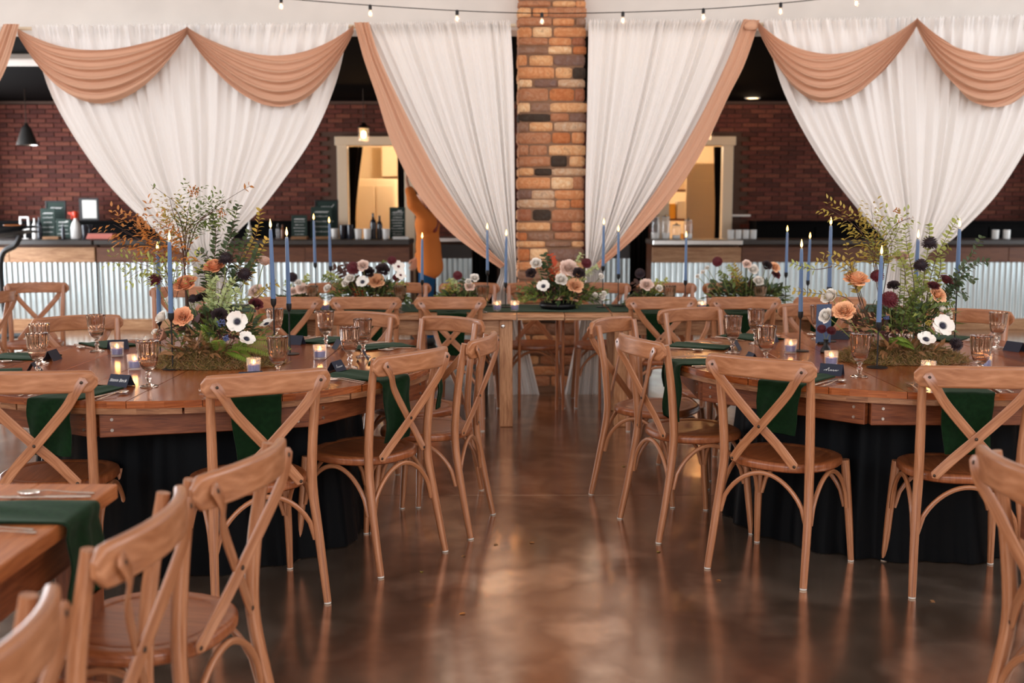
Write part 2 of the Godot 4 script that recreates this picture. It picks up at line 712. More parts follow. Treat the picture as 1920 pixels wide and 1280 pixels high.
func make_window(axis: int, face_at: float, thick: float, a0: float, a1: float, y0: float, y1: float, bars: int, energy: float, tone: Color) -> void:
	var o := structure("window_%d" % (counts.get("windows", 0) + 1))
	counts["windows"] = counts.get("windows", 0) + 1
	var b := MB.new()
	var mid := face_at + thick / 2
	var put := func(a: float, y: float, w: float, h: float) -> void:
		var c := Vector3(mid, y, a) if axis == 0 else Vector3(a, y, mid)
		var s := Vector3(0.07, h, w) if axis == 0 else Vector3(w, h, 0.07)
		b.box(c, s, 0.006)
	put.call((a0 + a1) / 2, y0 + 0.03, a1 - a0, 0.06)
	put.call((a0 + a1) / 2, y1 - 0.03, a1 - a0, 0.06)
	for i in bars + 1:
		var a := lerpf(a0 + 0.03, a1 - 0.03, float(i) / bars)
		put.call(a, (y0 + y1) / 2, 0.06, y1 - y0 - 0.12)
	part(b, "window_frame", M.black_metal, o)
	for i in bars:
		var p := MB.new()
		var g0 := lerpf(a0 + 0.03, a1 - 0.03, float(i) / bars) + 0.03
		var g1 := lerpf(a0 + 0.03, a1 - 0.03, float(i + 1) / bars) - 0.03
		var q := []
		for k in [[g0, y0 + 0.06], [g1, y0 + 0.06], [g1, y1 - 0.06], [g0, y1 - 0.06]]:
			q.append(Vector3(mid, k[1], k[0]) if axis == 0 else Vector3(k[0], k[1], mid))
		p.face(q)
		part(p, "pane", M.pane, o)
	var l := AreaLight3D.new()
	l.name = "daylight"
	l.area_size = Vector2(a1 - a0 - 0.1, y1 - y0 - 0.1)
	l.area_normalize_energy = false
	l.light_energy = energy
	l.light_color = tone
	l.shadow_enabled = true
	l.area_range = 40.0
	add_child(l)
	var out_ := signf(thick)
	var where := Vector3(face_at - out_ * 0.02, (y0 + y1) / 2, (a0 + a1) / 2) if axis == 0 else Vector3((a0 + a1) / 2, (y0 + y1) / 2, face_at - out_ * 0.02)
	var dir := Vector3(-out_, 0, 0) if axis == 0 else Vector3(0, 0, -out_)
	l.look_at_from_position(where, where + dir, Vector3.UP)


func make_shell() -> void:
	make_floor()
	# room with the tables
	var c := MB.new()
	c.box(Vector3(0, TOP + 0.1, (FRONT + HEADER) / 2), Vector3(2 * SIDE + 0.4, 0.2, FRONT - HEADER + 0.4))
	struct_mesh(c, "ceiling", M.plaster)
	wall_with_holes("wall_front", 2, FRONT, 0.25, -SIDE, SIDE, TOP, [[-6.0, -2.2, 2.2, 4.5], [-1.9, 1.9, 2.2, 4.5], [2.2, 6.0, 2.2, 4.5]], M.plaster)
	wall_with_holes("wall_left", 0, -SIDE, -0.25, -19.0, FRONT, TOP, [[-14.6, -9.6, 0.5, 2.5], [-7.5, 2.5, 2.6, 4.5]], M.plaster)
	wall_with_holes("wall_right", 0, SIDE, 0.25, -19.0, FRONT, TOP, [[-14.6, -9.6, 0.5, 2.5], [-7.5, 2.5, 2.6, 4.5]], M.plaster)
	# white wall above the drapes, hung from the ceiling
	var h := MB.new()
	h.box(Vector3(0, (2.83 + TOP) / 2, HEADER - 0.15), Vector3(2 * SIDE, TOP - 2.83, 0.3), 0.004)
	struct_mesh(h, "wall_header", M.plaster)
	# dark ceiling over the bar
	var d := MB.new()
	d.box(Vector3(0, 3.0, (HEADER - 0.3 + BRICK) / 2), Vector3(2 * SIDE, 0.2, HEADER - 0.3 - BRICK + 0.1))
	struct_mesh(d, "ceiling_bar", M.dark_ceiling)
	var bm := MB.new()
	bm.box(Vector3(-5.45, 2.87, -11.0), Vector3(2.8, 0.06, 0.5), 0.01)
	struct_mesh(bm, "trim_1", M.plaster)
	make_brick_wall()
	# kitchen behind the opening
	var k := MB.new()
	k.box(Vector3(0.3, 1.45, -18.6), Vector3(6.4, 2.9, 0.2))
	k.box(Vector3(-2.85, 1.45, -17.1), Vector3(0.2, 2.9, 2.8))
	k.box(Vector3(3.45, 1.45, -17.1), Vector3(0.2, 2.9, 2.8))
	struct_mesh(k, "wall_kitchen", M.cream_wall)
	var kc := MB.new()
	kc.box(Vector3(0.3, 2.75, -17.15), Vector3(6.4, 0.2, 2.9))
	struct_mesh(kc, "ceiling_kitchen", M.cream_wall)
	var kf := MB.new()
	kf.box(Vector3(0.3, -0.06, -17.2), Vector3(6.4, 0.119, 3.2))
	struct_mesh(kf, "floor_kitchen", M.concrete)
	var t := structure("door_1")
	for s in [[-2.33, 0.12], [2.96, -0.12], [-1.37, -0.12], [2.05, 0.12]]:
		var p := MB.new()
		p.box(Vector3(s[0] + s[1] * 0.2, 1.19, BRICK + 0.04), Vector3(0.14, 2.38, 0.16), 0.006)
		part(p, "door_jamb", M.white_trim, t)
	var hd := MB.new()
	for q in [[-2.4, -1.32], [2.0, 3.03]]:
		hd.box(Vector3((q[0] + q[1]) / 2, 2.36, BRICK + 0.05), Vector3(q[1] - q[0], 0.12, 0.2), 0.006)
	part(hd, "door_head", M.white_trim, t)


func make_brick_wall() -> void:
	var o := structure("wall_brick")
	var back := MB.new()
	for s in [[-SIDE, -2.4, 0.0, 2.9], [3.03, SIDE, 0.0, 2.9], [-2.4, 3.03, 2.42, 2.9], [-1.34, 2.02, 0.0, 2.42]]:
		back.box(Vector3((s[0] + s[1]) / 2, (s[2] + s[3]) / 2, BRICK - 0.11), Vector3(s[1] - s[0], s[3] - s[2], 0.2))
	part(back, "mortar", M.mortar, o)
	var one := MB.new()
	one.box(Vector3.ZERO, Vector3(0.203, 0.052, 0.03), 0.004)
	var brick_mesh := one.mesh()
	var rest := MB.new()
	var made := 0
	var tones := [c8(128, 68, 54), c8(112, 56, 46), c8(140, 78, 60), c8(98, 50, 42), c8(122, 62, 50)]
	var r := 0
	var y := 0.035
	while y < 2.87:
		var x := -SIDE + 0.11 + (0.107 if r % 2 else 0.0)
		while x < SIDE - 0.1:
			var inside := y < 2.46 and ((x > -2.52 and x < -1.24) or (x > 1.92 and x < 3.15))
			if not inside:
				var i := rng.randi() % 5
				var p := Vector3(x, y, BRICK - 0.002 + rf(-0.002, 0.003))
				var seen_left := x < -5.0 and y > 1.42 and y < 2.85
				if seen_left and made < 290:
					var m := part(brick_mesh, "brick", M["brick_%d" % i], o)
					m.position = p
					made += 1
				elif y > 0.9:
					rest.tint = tones[i].srgb_to_linear()
					rest.box(p, Vector3(0.203, 0.052, 0.03), 0.004)
			x += 0.213
		y += 0.062
		r += 1
	var q := part(rest, "bricks", M.brick_mix, o)
	q.set_meta("kind", "stuff")


func stone_mesh(w: float, h: float, d: float) -> ArrayMesh:
	# rough hewn block: pillow front, uneven outline; front at +z
	var b := MB.new()
	var nx := 8
	var ny := 6
	var rows := []
	var sk := [rf(-0.006, 0.006), rf(-0.006, 0.006), rf(-0.005, 0.005), rf(-0.005, 0.005)]
	for j in ny + 1:
		var v := lerpf(-1, 1, float(j) / ny)
		var row := []
		for i in nx + 1:
			var u := lerpf(-1, 1, float(i) / nx)
			var eu := pow(absf(u), 9.0)
			var ev := pow(absf(v), 7.0)
			var z := d * (1.0 - 0.42 * eu - 0.42 * ev) + rf(-0.004, 0.004)
			var x: float = u * (w / 2 - 0.003 * ev) + (sk[0] if u < 0 else sk[1]) * absf(u)
			var y: float = v * (h / 2 - 0.003 * eu) + (sk[2] if v < 0 else sk[3]) * absf(v) * 0.6
			row.append(Vector3(x, y, z))
		rows.append(row)
	b.grid(rows, false)
	# skirt back to the mortar
	var ring := []
	for i in nx + 1:
		ring.append(rows[0][i])
	for j in range(1, ny + 1):
		ring.append(rows[j][nx])
	for i in range(nx - 1, -1, -1):
		ring.append(rows[ny][i])
	for j in range(ny - 1, 0, -1):
		ring.append(rows[j][0])
	var back := []
	for p in ring:
		back.append(Vector3(p.x, p.y, -0.01))
	b.grid([back, ring], false, true)
	return b.mesh()


const PILLAR_ROWS := [
	[5, 58, "150-430b 440-640t 645-730o"], [68, 150, "140-258t 268-400o 412-742b"], [160, 230, "150-435b 448-638o 645-728g"], [245, 328, "148-258o 268-435c 450-737o"],
	[338, 402, "150-400b 412-602o 608-722r"], [413, 478, "148-397g 405-612c 620-740x"], [490, 582, "140-225o 242-442t 455-728p"], [598, 697, "140-458o 472-612t 622-738k"],
	[708, 774, "148-268c 285-485p 495-728w"], [788, 897, "150-400b 425-632x 640-728r"], [915, 997, "138-248c 262-422g 432-755t"], [1010, 1077, "150-428k 435-592b 600-732p"],
	[1088, 1168, "150-240g 245-452t 460-742w"], [1178, 1275, "140-432b 440-602x 610-725o"], [1290, 1378, "150-238b 245-400b 412-745t"], [1388, 1478, "150-428b 438-572k 592-728t"],
	[1495, 1560, "152-278t 295-438k 448-745w"], [1574, 1678, "140-424o 442-628c 634-718b"], [1690, 1767, "152-258p 264-464w 474-728o"], [1776, 1848, "150-470w 486-608o 618-730x"],
	[1860, 1963, "150-258r 268-438k 448-728b"], [1976, 2053, "143-424t 442-614r 622-718o"], [2066, 2133, "150-228x 238-458g 470-730b"], [2146, 2198, "152-380t 388-612g 620-722t"],
	[2211, 2318, "143-248x 254-408c 418-728p"], [2330, 2400, "150-330o 340-560b 570-728t"], [2412, 2490, "145-420g 430-730o"], [2502, 2600, "150-280r 290-600t 610-728b"],
	[2612, 2690, "142-360o 370-560g 570-730t"], [2702, 2790, "150-440b 450-725o"], [2802, 2870, "150-300t 310-520k 530-728o"], [2882, 2970, "142-400b 410-730g"],
	[2982, 3070, "150-260o 270-500t 510-728b"], [3082, 3150, "145-430g 440-728r"], [3162, 3240, "150-330t 340-728b"], [3252, 3330, "145-260p 270-560o 570-728g"], [3342, 3430, "150-430b 440-728o"],
]


func make_pillar() -> void:
	var o := structure("wall_pillar")
	tag(o, "column of rough tan and brown stones between the two white drapes")
	var x0 := 0.045
	var x1 := 0.565
	var zf := -8.86
	var dep := 0.5
	var core := MB.new()
	core.box(Vector3((x0 + x1) / 2, TOP / 2, zf - dep / 2), Vector3(x1 - x0 - 0.03, TOP, dep + 0.02))
	part(core, "mortar", M.stone_mortar, o)
	var k := 0.52 / 590.0          # metres for a crop pixel of the survey
	var yof := func(v: float) -> float:
		return at(1033, v / 4.74, 8.84).y
	# courses above the frame
	var all := PILLAR_ROWS.duplicate()
	for i in 22:
		var y: float = -6.0 - 90.0 * i
		all.append([y - 82, y, ["150-330o 340-728b", "145-420t 430-728g", "150-280b 290-520o 530-728t"][i % 3]])
	for row in all:
		var ya: float = yof.call(row[1])
		var yb: float = yof.call(row[0])
		if ya > TOP - 0.05:
			continue
		ya = maxf(ya, 0.005)
		yb = minf(yb, TOP - 0.005)
		if yb - ya < 0.02:
			continue
		var list: PackedStringArray = row[2].split(" ")
		for s in list:
			var ab := s.left(-1).split("-")
			var a := (float(ab[0]) - 140.0) * k + x0
			var b := (float(ab[1]) - 140.0) * k + x0
			var m := part(stone_mesh(b - a, yb - ya, rf(0.022, 0.04)), "stone", M["stone_" + s.right(1)], o)
			m.position = Vector3((a + b) / 2, (ya + yb) / 2, zf)
		# the two flanks
		for side in [-1, 1]:
			var cut := rf(0.35, 0.65)
			var tone: String = list[0 if side < 0 else -1].right(1)
			for q in [[0.0, cut], [cut + 0.03, 1.0]]:
				var w: float = (q[1] - q[0]) * dep - 0.008
				var m := part(stone_mesh(w, yb - ya, rf(0.018, 0.03)), "stone", M["stone_" + (tone if q[0] == 0.0 else ["o", "b", "t", "g"][rng.randi() % 4])], o)
				m.position = Vector3(x0 + 0.02 if side < 0 else x1 - 0.02, (ya + yb) / 2, zf - (q[0] + q[1]) / 2 * dep)
				m.rotation.y = side * PI / 2


# ---------------------------------------------------------------- drapes
func fold_wave(n: float, sd: float, s: float) -> float:
	return sin(TAU * n * s + sd + 1.7 * sin(TAU * s * n * 0.31 + sd * 2.0)) + 0.35 * sin(TAU * n * 1.87 * s + sd * 3.1) + 0.1 * sin(TAU * n * 3.3 * s + sd)


# cloth between a left and a right edge, both given from the top down as (x, y)
func drape_mesh(left: Array, right: Array, z: float, folds: float, sd: float, ns: int, nt: int, ruffle: float, amp_of: Callable) -> MB:
	var L := []
	var R := []
	for p in left:
		L.append(Vector3(p.x, p.y, 0))
	for p in right:
		R.append(Vector3(p.x, p.y, 0))
	var cl := Curve3D.new()
	for p in spline(L, 6):
		cl.add_point(p)
	var cr := Curve3D.new()
	for p in spline(R, 6):
		cr.add_point(p)
	var b := MB.new()
	var rows := []
	for j in nt + 1:
		var t := float(j) / nt
		var a := cl.sample_baked(t * cl.get_baked_length())
		var c := cr.sample_baked(t * cr.get_baked_length())
		var row := []
		for i in ns + 1:
			var s := float(i) / ns
			var p := a.lerp(c, s)
			var w: float = amp_of.call(t)
			p.z = z + w * fold_wave(folds, sd, s) * 0.55
			var hd: float = clampf(1.0 - t / 0.035, 0.0, 1.0)
			if ruffle > 0.0:
				p.z += ruffle * (0.6 * sin(s * folds * 23.0 + sd) + 0.4 * sin(s * folds * 51.0)) * clampf(1.0 - absf(t - 0.012) / 0.03, 0.0, 1.0)
				p.y += 0.012 * sin(s * folds * 37.0 + sd) * hd * (1.0 if j == 0 else 0.0)
			row.append(p)
		rows.append(row)
	b.grid(rows, false, false, 1.0, 3.0)
	return b


func sag(a: Vector3, c: Vector3, top_sag: float, low_sag: float, sd: float, skew := 0.0) -> MB:
	var b := MB.new()
	var rows := []
	var nt := 44
	var ns := 40
	for j in nt + 1:
		var t := float(j) / nt
		var row := []
		for i in ns + 1:
			var s := float(i) / ns
			var w := pow(sin(PI * s), 0.75)
			var shape := 4.0 * s * (1.0 - s)
			shape = lerpf(shape, pow(sin(PI * clampf(s + skew * sin(PI * s) * 0.3, 0, 1)), 0.8), 0.4)
			var p := a.lerp(c, s)
			var drop := lerpf(top_sag, low_sag, t)
			p.y -= drop * shape + t * 0.05 * (1.0 - w)
			var ph := t * 5.5 + 0.8 * sin(3.0 * s + sd) + s * 0.9
			var fold := sin(TAU * ph + sd) + 0.4 * sin(TAU * ph * 1.9 + sd * 2.0)
			p.z += 0.03 + 0.05 * sin(PI * t) * w + 0.021 * fold * (0.35 + 0.65 * w)
			row.append(p)
		rows.append(row)
	b.grid(rows, true, false, 2.0, 1.0)
	return b


func px2(list: Array, d: float) -> Array:
	var o := []
	for q in list:
		var p := at(q[0], q[1], d)
		o.append(Vector2(p.x, p.y))
	return o


func make_drapes() -> void:
	var z := -8.72
	var d := 8.72
	var rod := MB.new()
	rod.tube([Vector3(-7.1, 2.80, z - 0.075), Vector3(0.03, 2.845, z - 0.075)], [0.014], 10)
	rod.tube([Vector3(0.58, 2.845, z - 0.075), Vector3(7.1, 2.885, z - 0.075)], [0.014], 10)
	var rd := part(rod, "curtain_rod", M.white_trim)
	tag(rd, "slim rod along the top of the white drapes", "curtain rod")
	var gathered := func(t: float) -> float:
		return lerpf(0.03, 0.04, t) if t < 0.6 else lerpf(0.04, 0.028, (t - 0.6) / 0.4)
	var specs := [
		["full white sheer drape pinched to a point behind the left flower centrepiece", [[60, 48], [100, 185], [195, 335], [300, 440], [362, 500], [345, 600], [330, 752]], [[655, 44], [632, 150], [585, 260], [500, 380], [425, 470], [440, 600], [455, 752]], 17.0, 1.0],
		["white sheer drape left of the stone column, swept towards it", [[676, 44], [710, 120], [765, 230], [825, 335], [885, 425], [938, 496], [925, 560], [915, 742]], [[957, 40], [962, 130], [964, 250], [965, 360], [966, 440], [968, 500], [972, 570], [1012, 742]], 12.0, 2.3],
		["white sheer drape right of the stone column, swept towards it", [[1104, 38], [1102, 150], [1100, 260], [1098, 360], [1098, 440], [1098, 496], [1092, 570], [1058, 742]], [[1404, 38], [1372, 118], [1318, 225], [1255, 330], [1190, 420], [1135, 492], [1130, 560], [1125, 742]], 12.0, 4.1],
		["full white sheer drape pinched to a point behind the right flower centrepiece", [[1432, 38], [1470, 170], [1540, 300], [1620, 405], [1668, 470], [1650, 600], [1625, 752]], [[2010, 28], [1968, 190], [1880, 350], [1790, 445], [1735, 490], [1760, 600], [1785, 752]], 17.0, 5.7],
		["white sheer drape at the far left edge, swept away to the left", [[-390, 52], [-392, 200], [-394, 400], [-394, 500], [-400, 600], [-430, 752]], [[18, 50], [-20, 130], [-90, 240], [-190, 350], [-340, 490], [-350, 600], [-355, 752]], 13.0, 0.4],
	]
	for s in specs:
		var m := drape_mesh(px2(s[1], d), px2(s[2], d), z, s[3], s[4], 300, 84, 0.02, gathered)
		tag(part(m, "curtain", M.sheer_white), s[0], "curtain", "white sheer drapes")
	var tan_ := [
		["dusty tan chiffon panel running down the drape left of the stone column", [[664, 42], [682, 110], [706, 180], [735, 270], [785, 365], [850, 440], [938, 503]], [[692, 42], [714, 112], [770, 230], [828, 338], [888, 428], [918, 468], [948, 496]], 3.0, 1.1],
		["dusty tan chiffon panel running down the drape right of the stone column", [[1394, 36], [1362, 118], [1310, 225], [1248, 330], [1184, 420], [1150, 462], [1118, 494]], [[1424, 38], [1396, 120], [1366, 180], [1326, 265], [1275, 350], [1205, 432], [1124, 503]], 3.0, 3.3],
		["dusty tan chiffon panel at the far left edge of the picture", [[6, 45], [-22, 110], [-60, 180], [-110, 255], [-210, 360], [-350, 495]], [[36, 45], [10, 130], [-30, 200], [-80, 275], [-180, 378], [-345, 506]], 3.0, 5.0],
	]
	for s in tan_:
		var m := drape_mesh(px2(s[1], d - 0.07), px2(s[2], d - 0.07), z + 0.075, s[3], s[4], 40, 50, 0.0, func(t: float) -> float: return 0.016)
		tag(part(m, "chiffon_panel", M.tan_chiffon), s[0], "curtain", "tan chiffon panels")
	var sw := [
		["leftmost dusty tan swag, left half of the left drape", [36, 50], [354, 47], 0.17, 0.56, 0.3, 0.3],
		["dusty tan swag on the right half of the left drape", [352, 47], [664, 44], 0.22, 0.60, 2.1, -0.3],
		["dusty tan swag on the left half of the right drape", [1420, 38], [1718, 31], 0.25, 0.61, 4.0, 0.3],
		["rightmost dusty tan swag, cut by the picture edge", [1716, 31], [2010, 30], 0.28, 0.66, 5.2, -0.2],
	]
	for s in sw:
		var a := at(s[1][0], s[1][1] + 4, d - 0.09)
		var c := at(s[2][0], s[2][1] + 4, d - 0.09)
		tag(part(sag(a, c, s[3], s[4], s[5], s[6]), "swag", M.tan_chiffon), s[0], "swag", "tan swags on the drapes")
	for k in [[1409, "tan knot holding the right swags at the top corner"]]:
		var b := MB.new()
		var p := at(k[0], 48, d - 0.1)
		b.xf = Transform3D(Basis.from_scale(Vector3(0.9, 0.5, 0.4)), p)
		b.lathe([Vector2(0.001, -0.07), Vector2(0.035, -0.062), Vector2(0.058, -0.03), Vector2(0.062, 0.0), Vector2(0.05, 0.04), Vector2(0.025, 0.06), Vector2(0.001, 0.066)], 14, func(a: float, y: float) -> float: return 1.0 + 0.06 * sin(a * 5.0 + y * 40.0))
		tag(part(b, "drape_knot", M.tan_chiffon), k[1], "knot")


func make_string_lights() -> void:
	var o := thing("string_light", "string of small clear bulbs sagging across the white wall", "string lights")
	var pts := [[300, -22], [527, -3], [694, 10], [857, 20], [1016, 25], [1168, 23], [1319, 17], [1464, 6], [1606, -9], [1760, -26]]
	var path := []
	for q in pts:
		path.append(at(q[0], q[1], 8.3))
	var c := MB.new()
	c.tube(spline(path, 6), [0.0035], 6)
	part(c, "cord", M.black_plastic, o)
	var sk := MB.new()
	sk.lathe([Vector2(0.001, -0.032), Vector2(0.010, -0.032), Vector2(0.012, -0.028), Vector2(0.012, 0.0), Vector2(0.006, 0.006), Vector2(0.001, 0.006)], 10)
	var bulb := MB.new()
	bulb.lathe([Vector2(0.001, -0.083), Vector2(0.010, -0.080), Vector2(0.018, -0.070), Vector2(0.020, -0.060), Vector2(0.016, -0.046), Vector2(0.009, -0.036), Vector2(0.008, -0.030)], 12)
	var fil := MB.new()
	fil.lathe([Vector2(0.001, -0.068), Vector2(0.006, -0.062), Vector2(0.007, -0.054), Vector2(0.001, -0.042)], 8)
	var skm := sk.mesh()
	var bm := bulb.mesh()
	var fm := fil.mesh()
	for i in range(1, pts.size() - 1):
		var s := part(skm, "socket", M.black_plastic, o)
		s.position = path[i]
		part(bm, "bulb", M.clear_glass, s)
		part(fm, "filament", M.bulb_glow, s)
		lamp(s, Vector3(0, -0.056, 0), 0.012, c8(255, 200, 140))


func lamp(parent: Node3D, where: Vector3, energy: float, tone: Color, size := 0.01) -> void:
	var l := OmniLight3D.new()
	l.name = "glow"
	l.light_energy = energy
	l.light_color = tone
	l.light_size = size
	l.omni_range = 20.0
	l.omni_attenuation = 2.0
	l.shadow_enabled = true
	parent.add_child(l, true)
	l.position = where
# ---------------------------------------------------------------- chairs
# cross-back chair, base at the floor under the seat, sitter looks towards -z
func make_chair(label: String) -> Node3D:
	var o := thing("cross_back_chair", label, "chair")
	# seat slab with a worked rim
	var b := MB.new()
	var prof := [[0.0, 0.461], [0.55, 0.4605], [0.76, 0.461], [0.785, 0.457], [0.81, 0.4625], [0.94, 0.464], [0.985, 0.459], [1.0, 0.449], [0.995, 0.434], [0.96, 0.427], [0.5, 0.427], [0.0, 0.427]]
	var rows := []
	for p in prof:
		var row := []
		for k in 40:
			var a := TAU * k / 40
			var c := cos(a)
			var s := sin(a)
			var wide := lerpf(0.225, 0.202, s * 0.5 + 0.5)
			var x := signf(c) * pow(absf(c), 0.8) * wide
			var z := signf(s) * pow(absf(s), 0.85) * 0.205
			row.append(Vector3(x * p[0], p[1], z * p[0]))
		rows.append(row)
	var ub := b.v.size()
	b.grid(rows, false, true)
	for i in range(ub, b.v.size()):
		b.uv[i] = Vector2(b.v[i].z + 0.4, b.v[i].x * 4.0)
	part(b, "seat", M.seat_wood, o)
	for sx in [-1.0, 1.0]:
		var rear := MB.new()
		var path := spline([Vector3(sx * 0.207, 0.006, 0.262), Vector3(sx * 0.196, 0.24, 0.216), Vector3(sx * 0.184, 0.44, 0.186), Vector3(sx * 0.186, 0.62, 0.196), Vector3(sx * 0.192, 0.76, 0.216), Vector3(sx * 0.196, 0.872, 0.236)], 5)
		var rad := []
		for i in path.size():
			rad.append(lerpf(0.0145, 0.0185, sin(PI * clampf(float(i) / path.size() * 1.1, 0, 1))))
		rear.tube(path, rad, 12)
		var lg := part(rear, "leg", M.chair_wood, o)
		var gd := MB.new()
		gd.xf.origin = Vector3(sx * 0.207, 0, 0.262)
		gd.lathe([Vector2(0.001, 0.0), Vector2(0.013, 0.0), Vector2(0.014, 0.003), Vector2(0.0135, 0.007), Vector2(0.001, 0.007)], 10)
		part(gd, "glide", M.glide, lg)
		var front := MB.new()
		var fp := spline([Vector3(sx * 0.213, 0.006, -0.196), Vector3(sx * 0.204, 0.2, -0.178), Vector3(sx * 0.188, 0.435, -0.158)], 6)
		front.tube(fp, [0.0125, 0.013, 0.0135, 0.014, 0.015, 0.0155, 0.016, 0.0165, 0.017, 0.0175, 0.018], 12)
		var lf := part(front, "leg", M.chair_wood, o)
		var ge := MB.new()
		ge.xf.origin = Vector3(sx * 0.213, 0, -0.196)
		ge.lathe([Vector2(0.001, 0.0), Vector2(0.012, 0.0), Vector2(0.013, 0.003), Vector2(0.0125, 0.007), Vector2(0.001, 0.007)], 10)
		part(ge, "glide", M.glide, lf)
	# curved top rail, bowed to the rear
	var rail := MB.new()
	var rp := []
	var pf := []
	for i in 25:
		var s := lerpf(-1, 1, i / 24.0)
		rp.append(Vector3(s * 0.232, 0.845 + 0.006 * (1 - s * s), 0.256 + 0.052 * (1.0 - s * s)))
		var e := sqrt(maxf(0.0, 1.0 - pow(maxf(0.0, (absf(s) - 0.86) / 0.14), 2.0)))
		pf.append(round_rect(0.026 * lerpf(0.5, 1.0, e), 0.082 * lerpf(0.35, 1.0, e), 0.0105 * lerpf(0.4, 1.0, e), 3))
	rail.sweep(rp, Vector3.UP, pf)
	part(rail, "top_rail", M.chair_wood, o)
	# the two crossed slats, bolted to the rail outside and to the seat inside
	for sx in [-1.0, 1.0]:
		var sl := MB.new()
		var off: float = 0.006 * sx
		var q := spline([Vector3(sx * 0.199, 0.862, 0.289), Vector3(sx * 0.165, 0.812, 0.294), Vector3(sx * 0.12, 0.745, 0.276 + off), Vector3(sx * 0.01, 0.62, 0.247 + off), Vector3(-sx * 0.07, 0.535, 0.226 + off), Vector3(-sx * 0.138, 0.452, 0.206)], 6)
		var ps := []
		for i in q.size():
			var t := float(i) / (q.size() - 1)
			var e := sqrt(maxf(0.02, 1.0 - pow(maxf(0.0, (absf(t * 2 - 1) - 0.93) / 0.07), 2.0)))
			ps.append(round_rect(0.037 * e, 0.009, 0.003, 1))
		sl.sweep(q, Vector3(0, 0.25, 1).normalized(), ps)
		var sp := part(sl, "cross_slat", M.chair_wood, o)
		for w in [Vector3(sx * 0.187, 0.846, 0.2955), Vector3(-sx * 0.132, 0.462, 0.2125)]:
			var sc := MB.new()
			sc.xf = Transform3D(Basis(Vector3.RIGHT, PI / 2), w)
			sc.lathe([Vector2(0.0065, -0.004), Vector2(0.0065, 0.001), Vector2(0.004, 0.0025), Vector2(0.0005, 0.0025)], 8)
			part(sc, "screw", M.screw_metal, sp)
	var mid := MB.new()
	mid.xf = Transform3D(Basis(Vector3.RIGHT, PI / 2), Vector3(0, 0.612, 0.2555))
	mid.lathe([Vector2(0.0065, -0.006), Vector2(0.0065, 0.001), Vector2(0.004, 0.0025), Vector2(0.0005, 0.0025)], 8)
	part(mid, "screw", M.screw_metal, o)
	# bentwood arches under the seat
	var corner := [Vector3(-0.198, 0.25, 0.205), Vector3(0.198, 0.25, 0.205), Vector3(0.2, 0.25, -0.172), Vector3(-0.2, 0.25, -0.172)]
	for i in 4:
		var a: Vector3 = corner[i]
		var c: Vector3 = corner[(i + 1) % 4]
		var mc := (a + c) / 2
		a = a.lerp(mc, 0.07)
		c = c.lerp(mc, 0.07)
		var pth := []
		for k in 21:
			var t := k / 20.0
			var p := a.lerp(c, t)
			p.y = 0.235 + 0.183 * pow(sin(PI * t), 0.55)
			pth.append(p)
		var ar := MB.new()
		ar.tube(pth, [0.0095], 8)
		part(ar, "bentwood_arch", M.chair_wood, o)
	return o


var chair0: Node3D


func place_chair(mid: Vector2, look: Vector2, label: String, group: String) -> void:
	# mid: where the middle of the top rail stands (x, distance); look: the way the sitter faces in the same axes
	var f := Vector3(look.x, 0, -look.y).normalized()
	var p := Vector3(mid.x, 0, -mid.y) + f * 0.285
	if not chair0.has_meta("placed"):
		chair0.set_meta("placed", true)
		chair0.position = p
		chair0.rotation.y = facing(f)
		tag(chair0, label, "chair", group)
	else:
		copy(chair0, p, facing(f), label, group)


# ---------------------------------------------------------------- tables
const TT := 0.765       # height of the table tops
const LC := Vector2(-1.40, 5.05)
const RC := Vector2(1.77, 5.22)
const RAD := 1.05


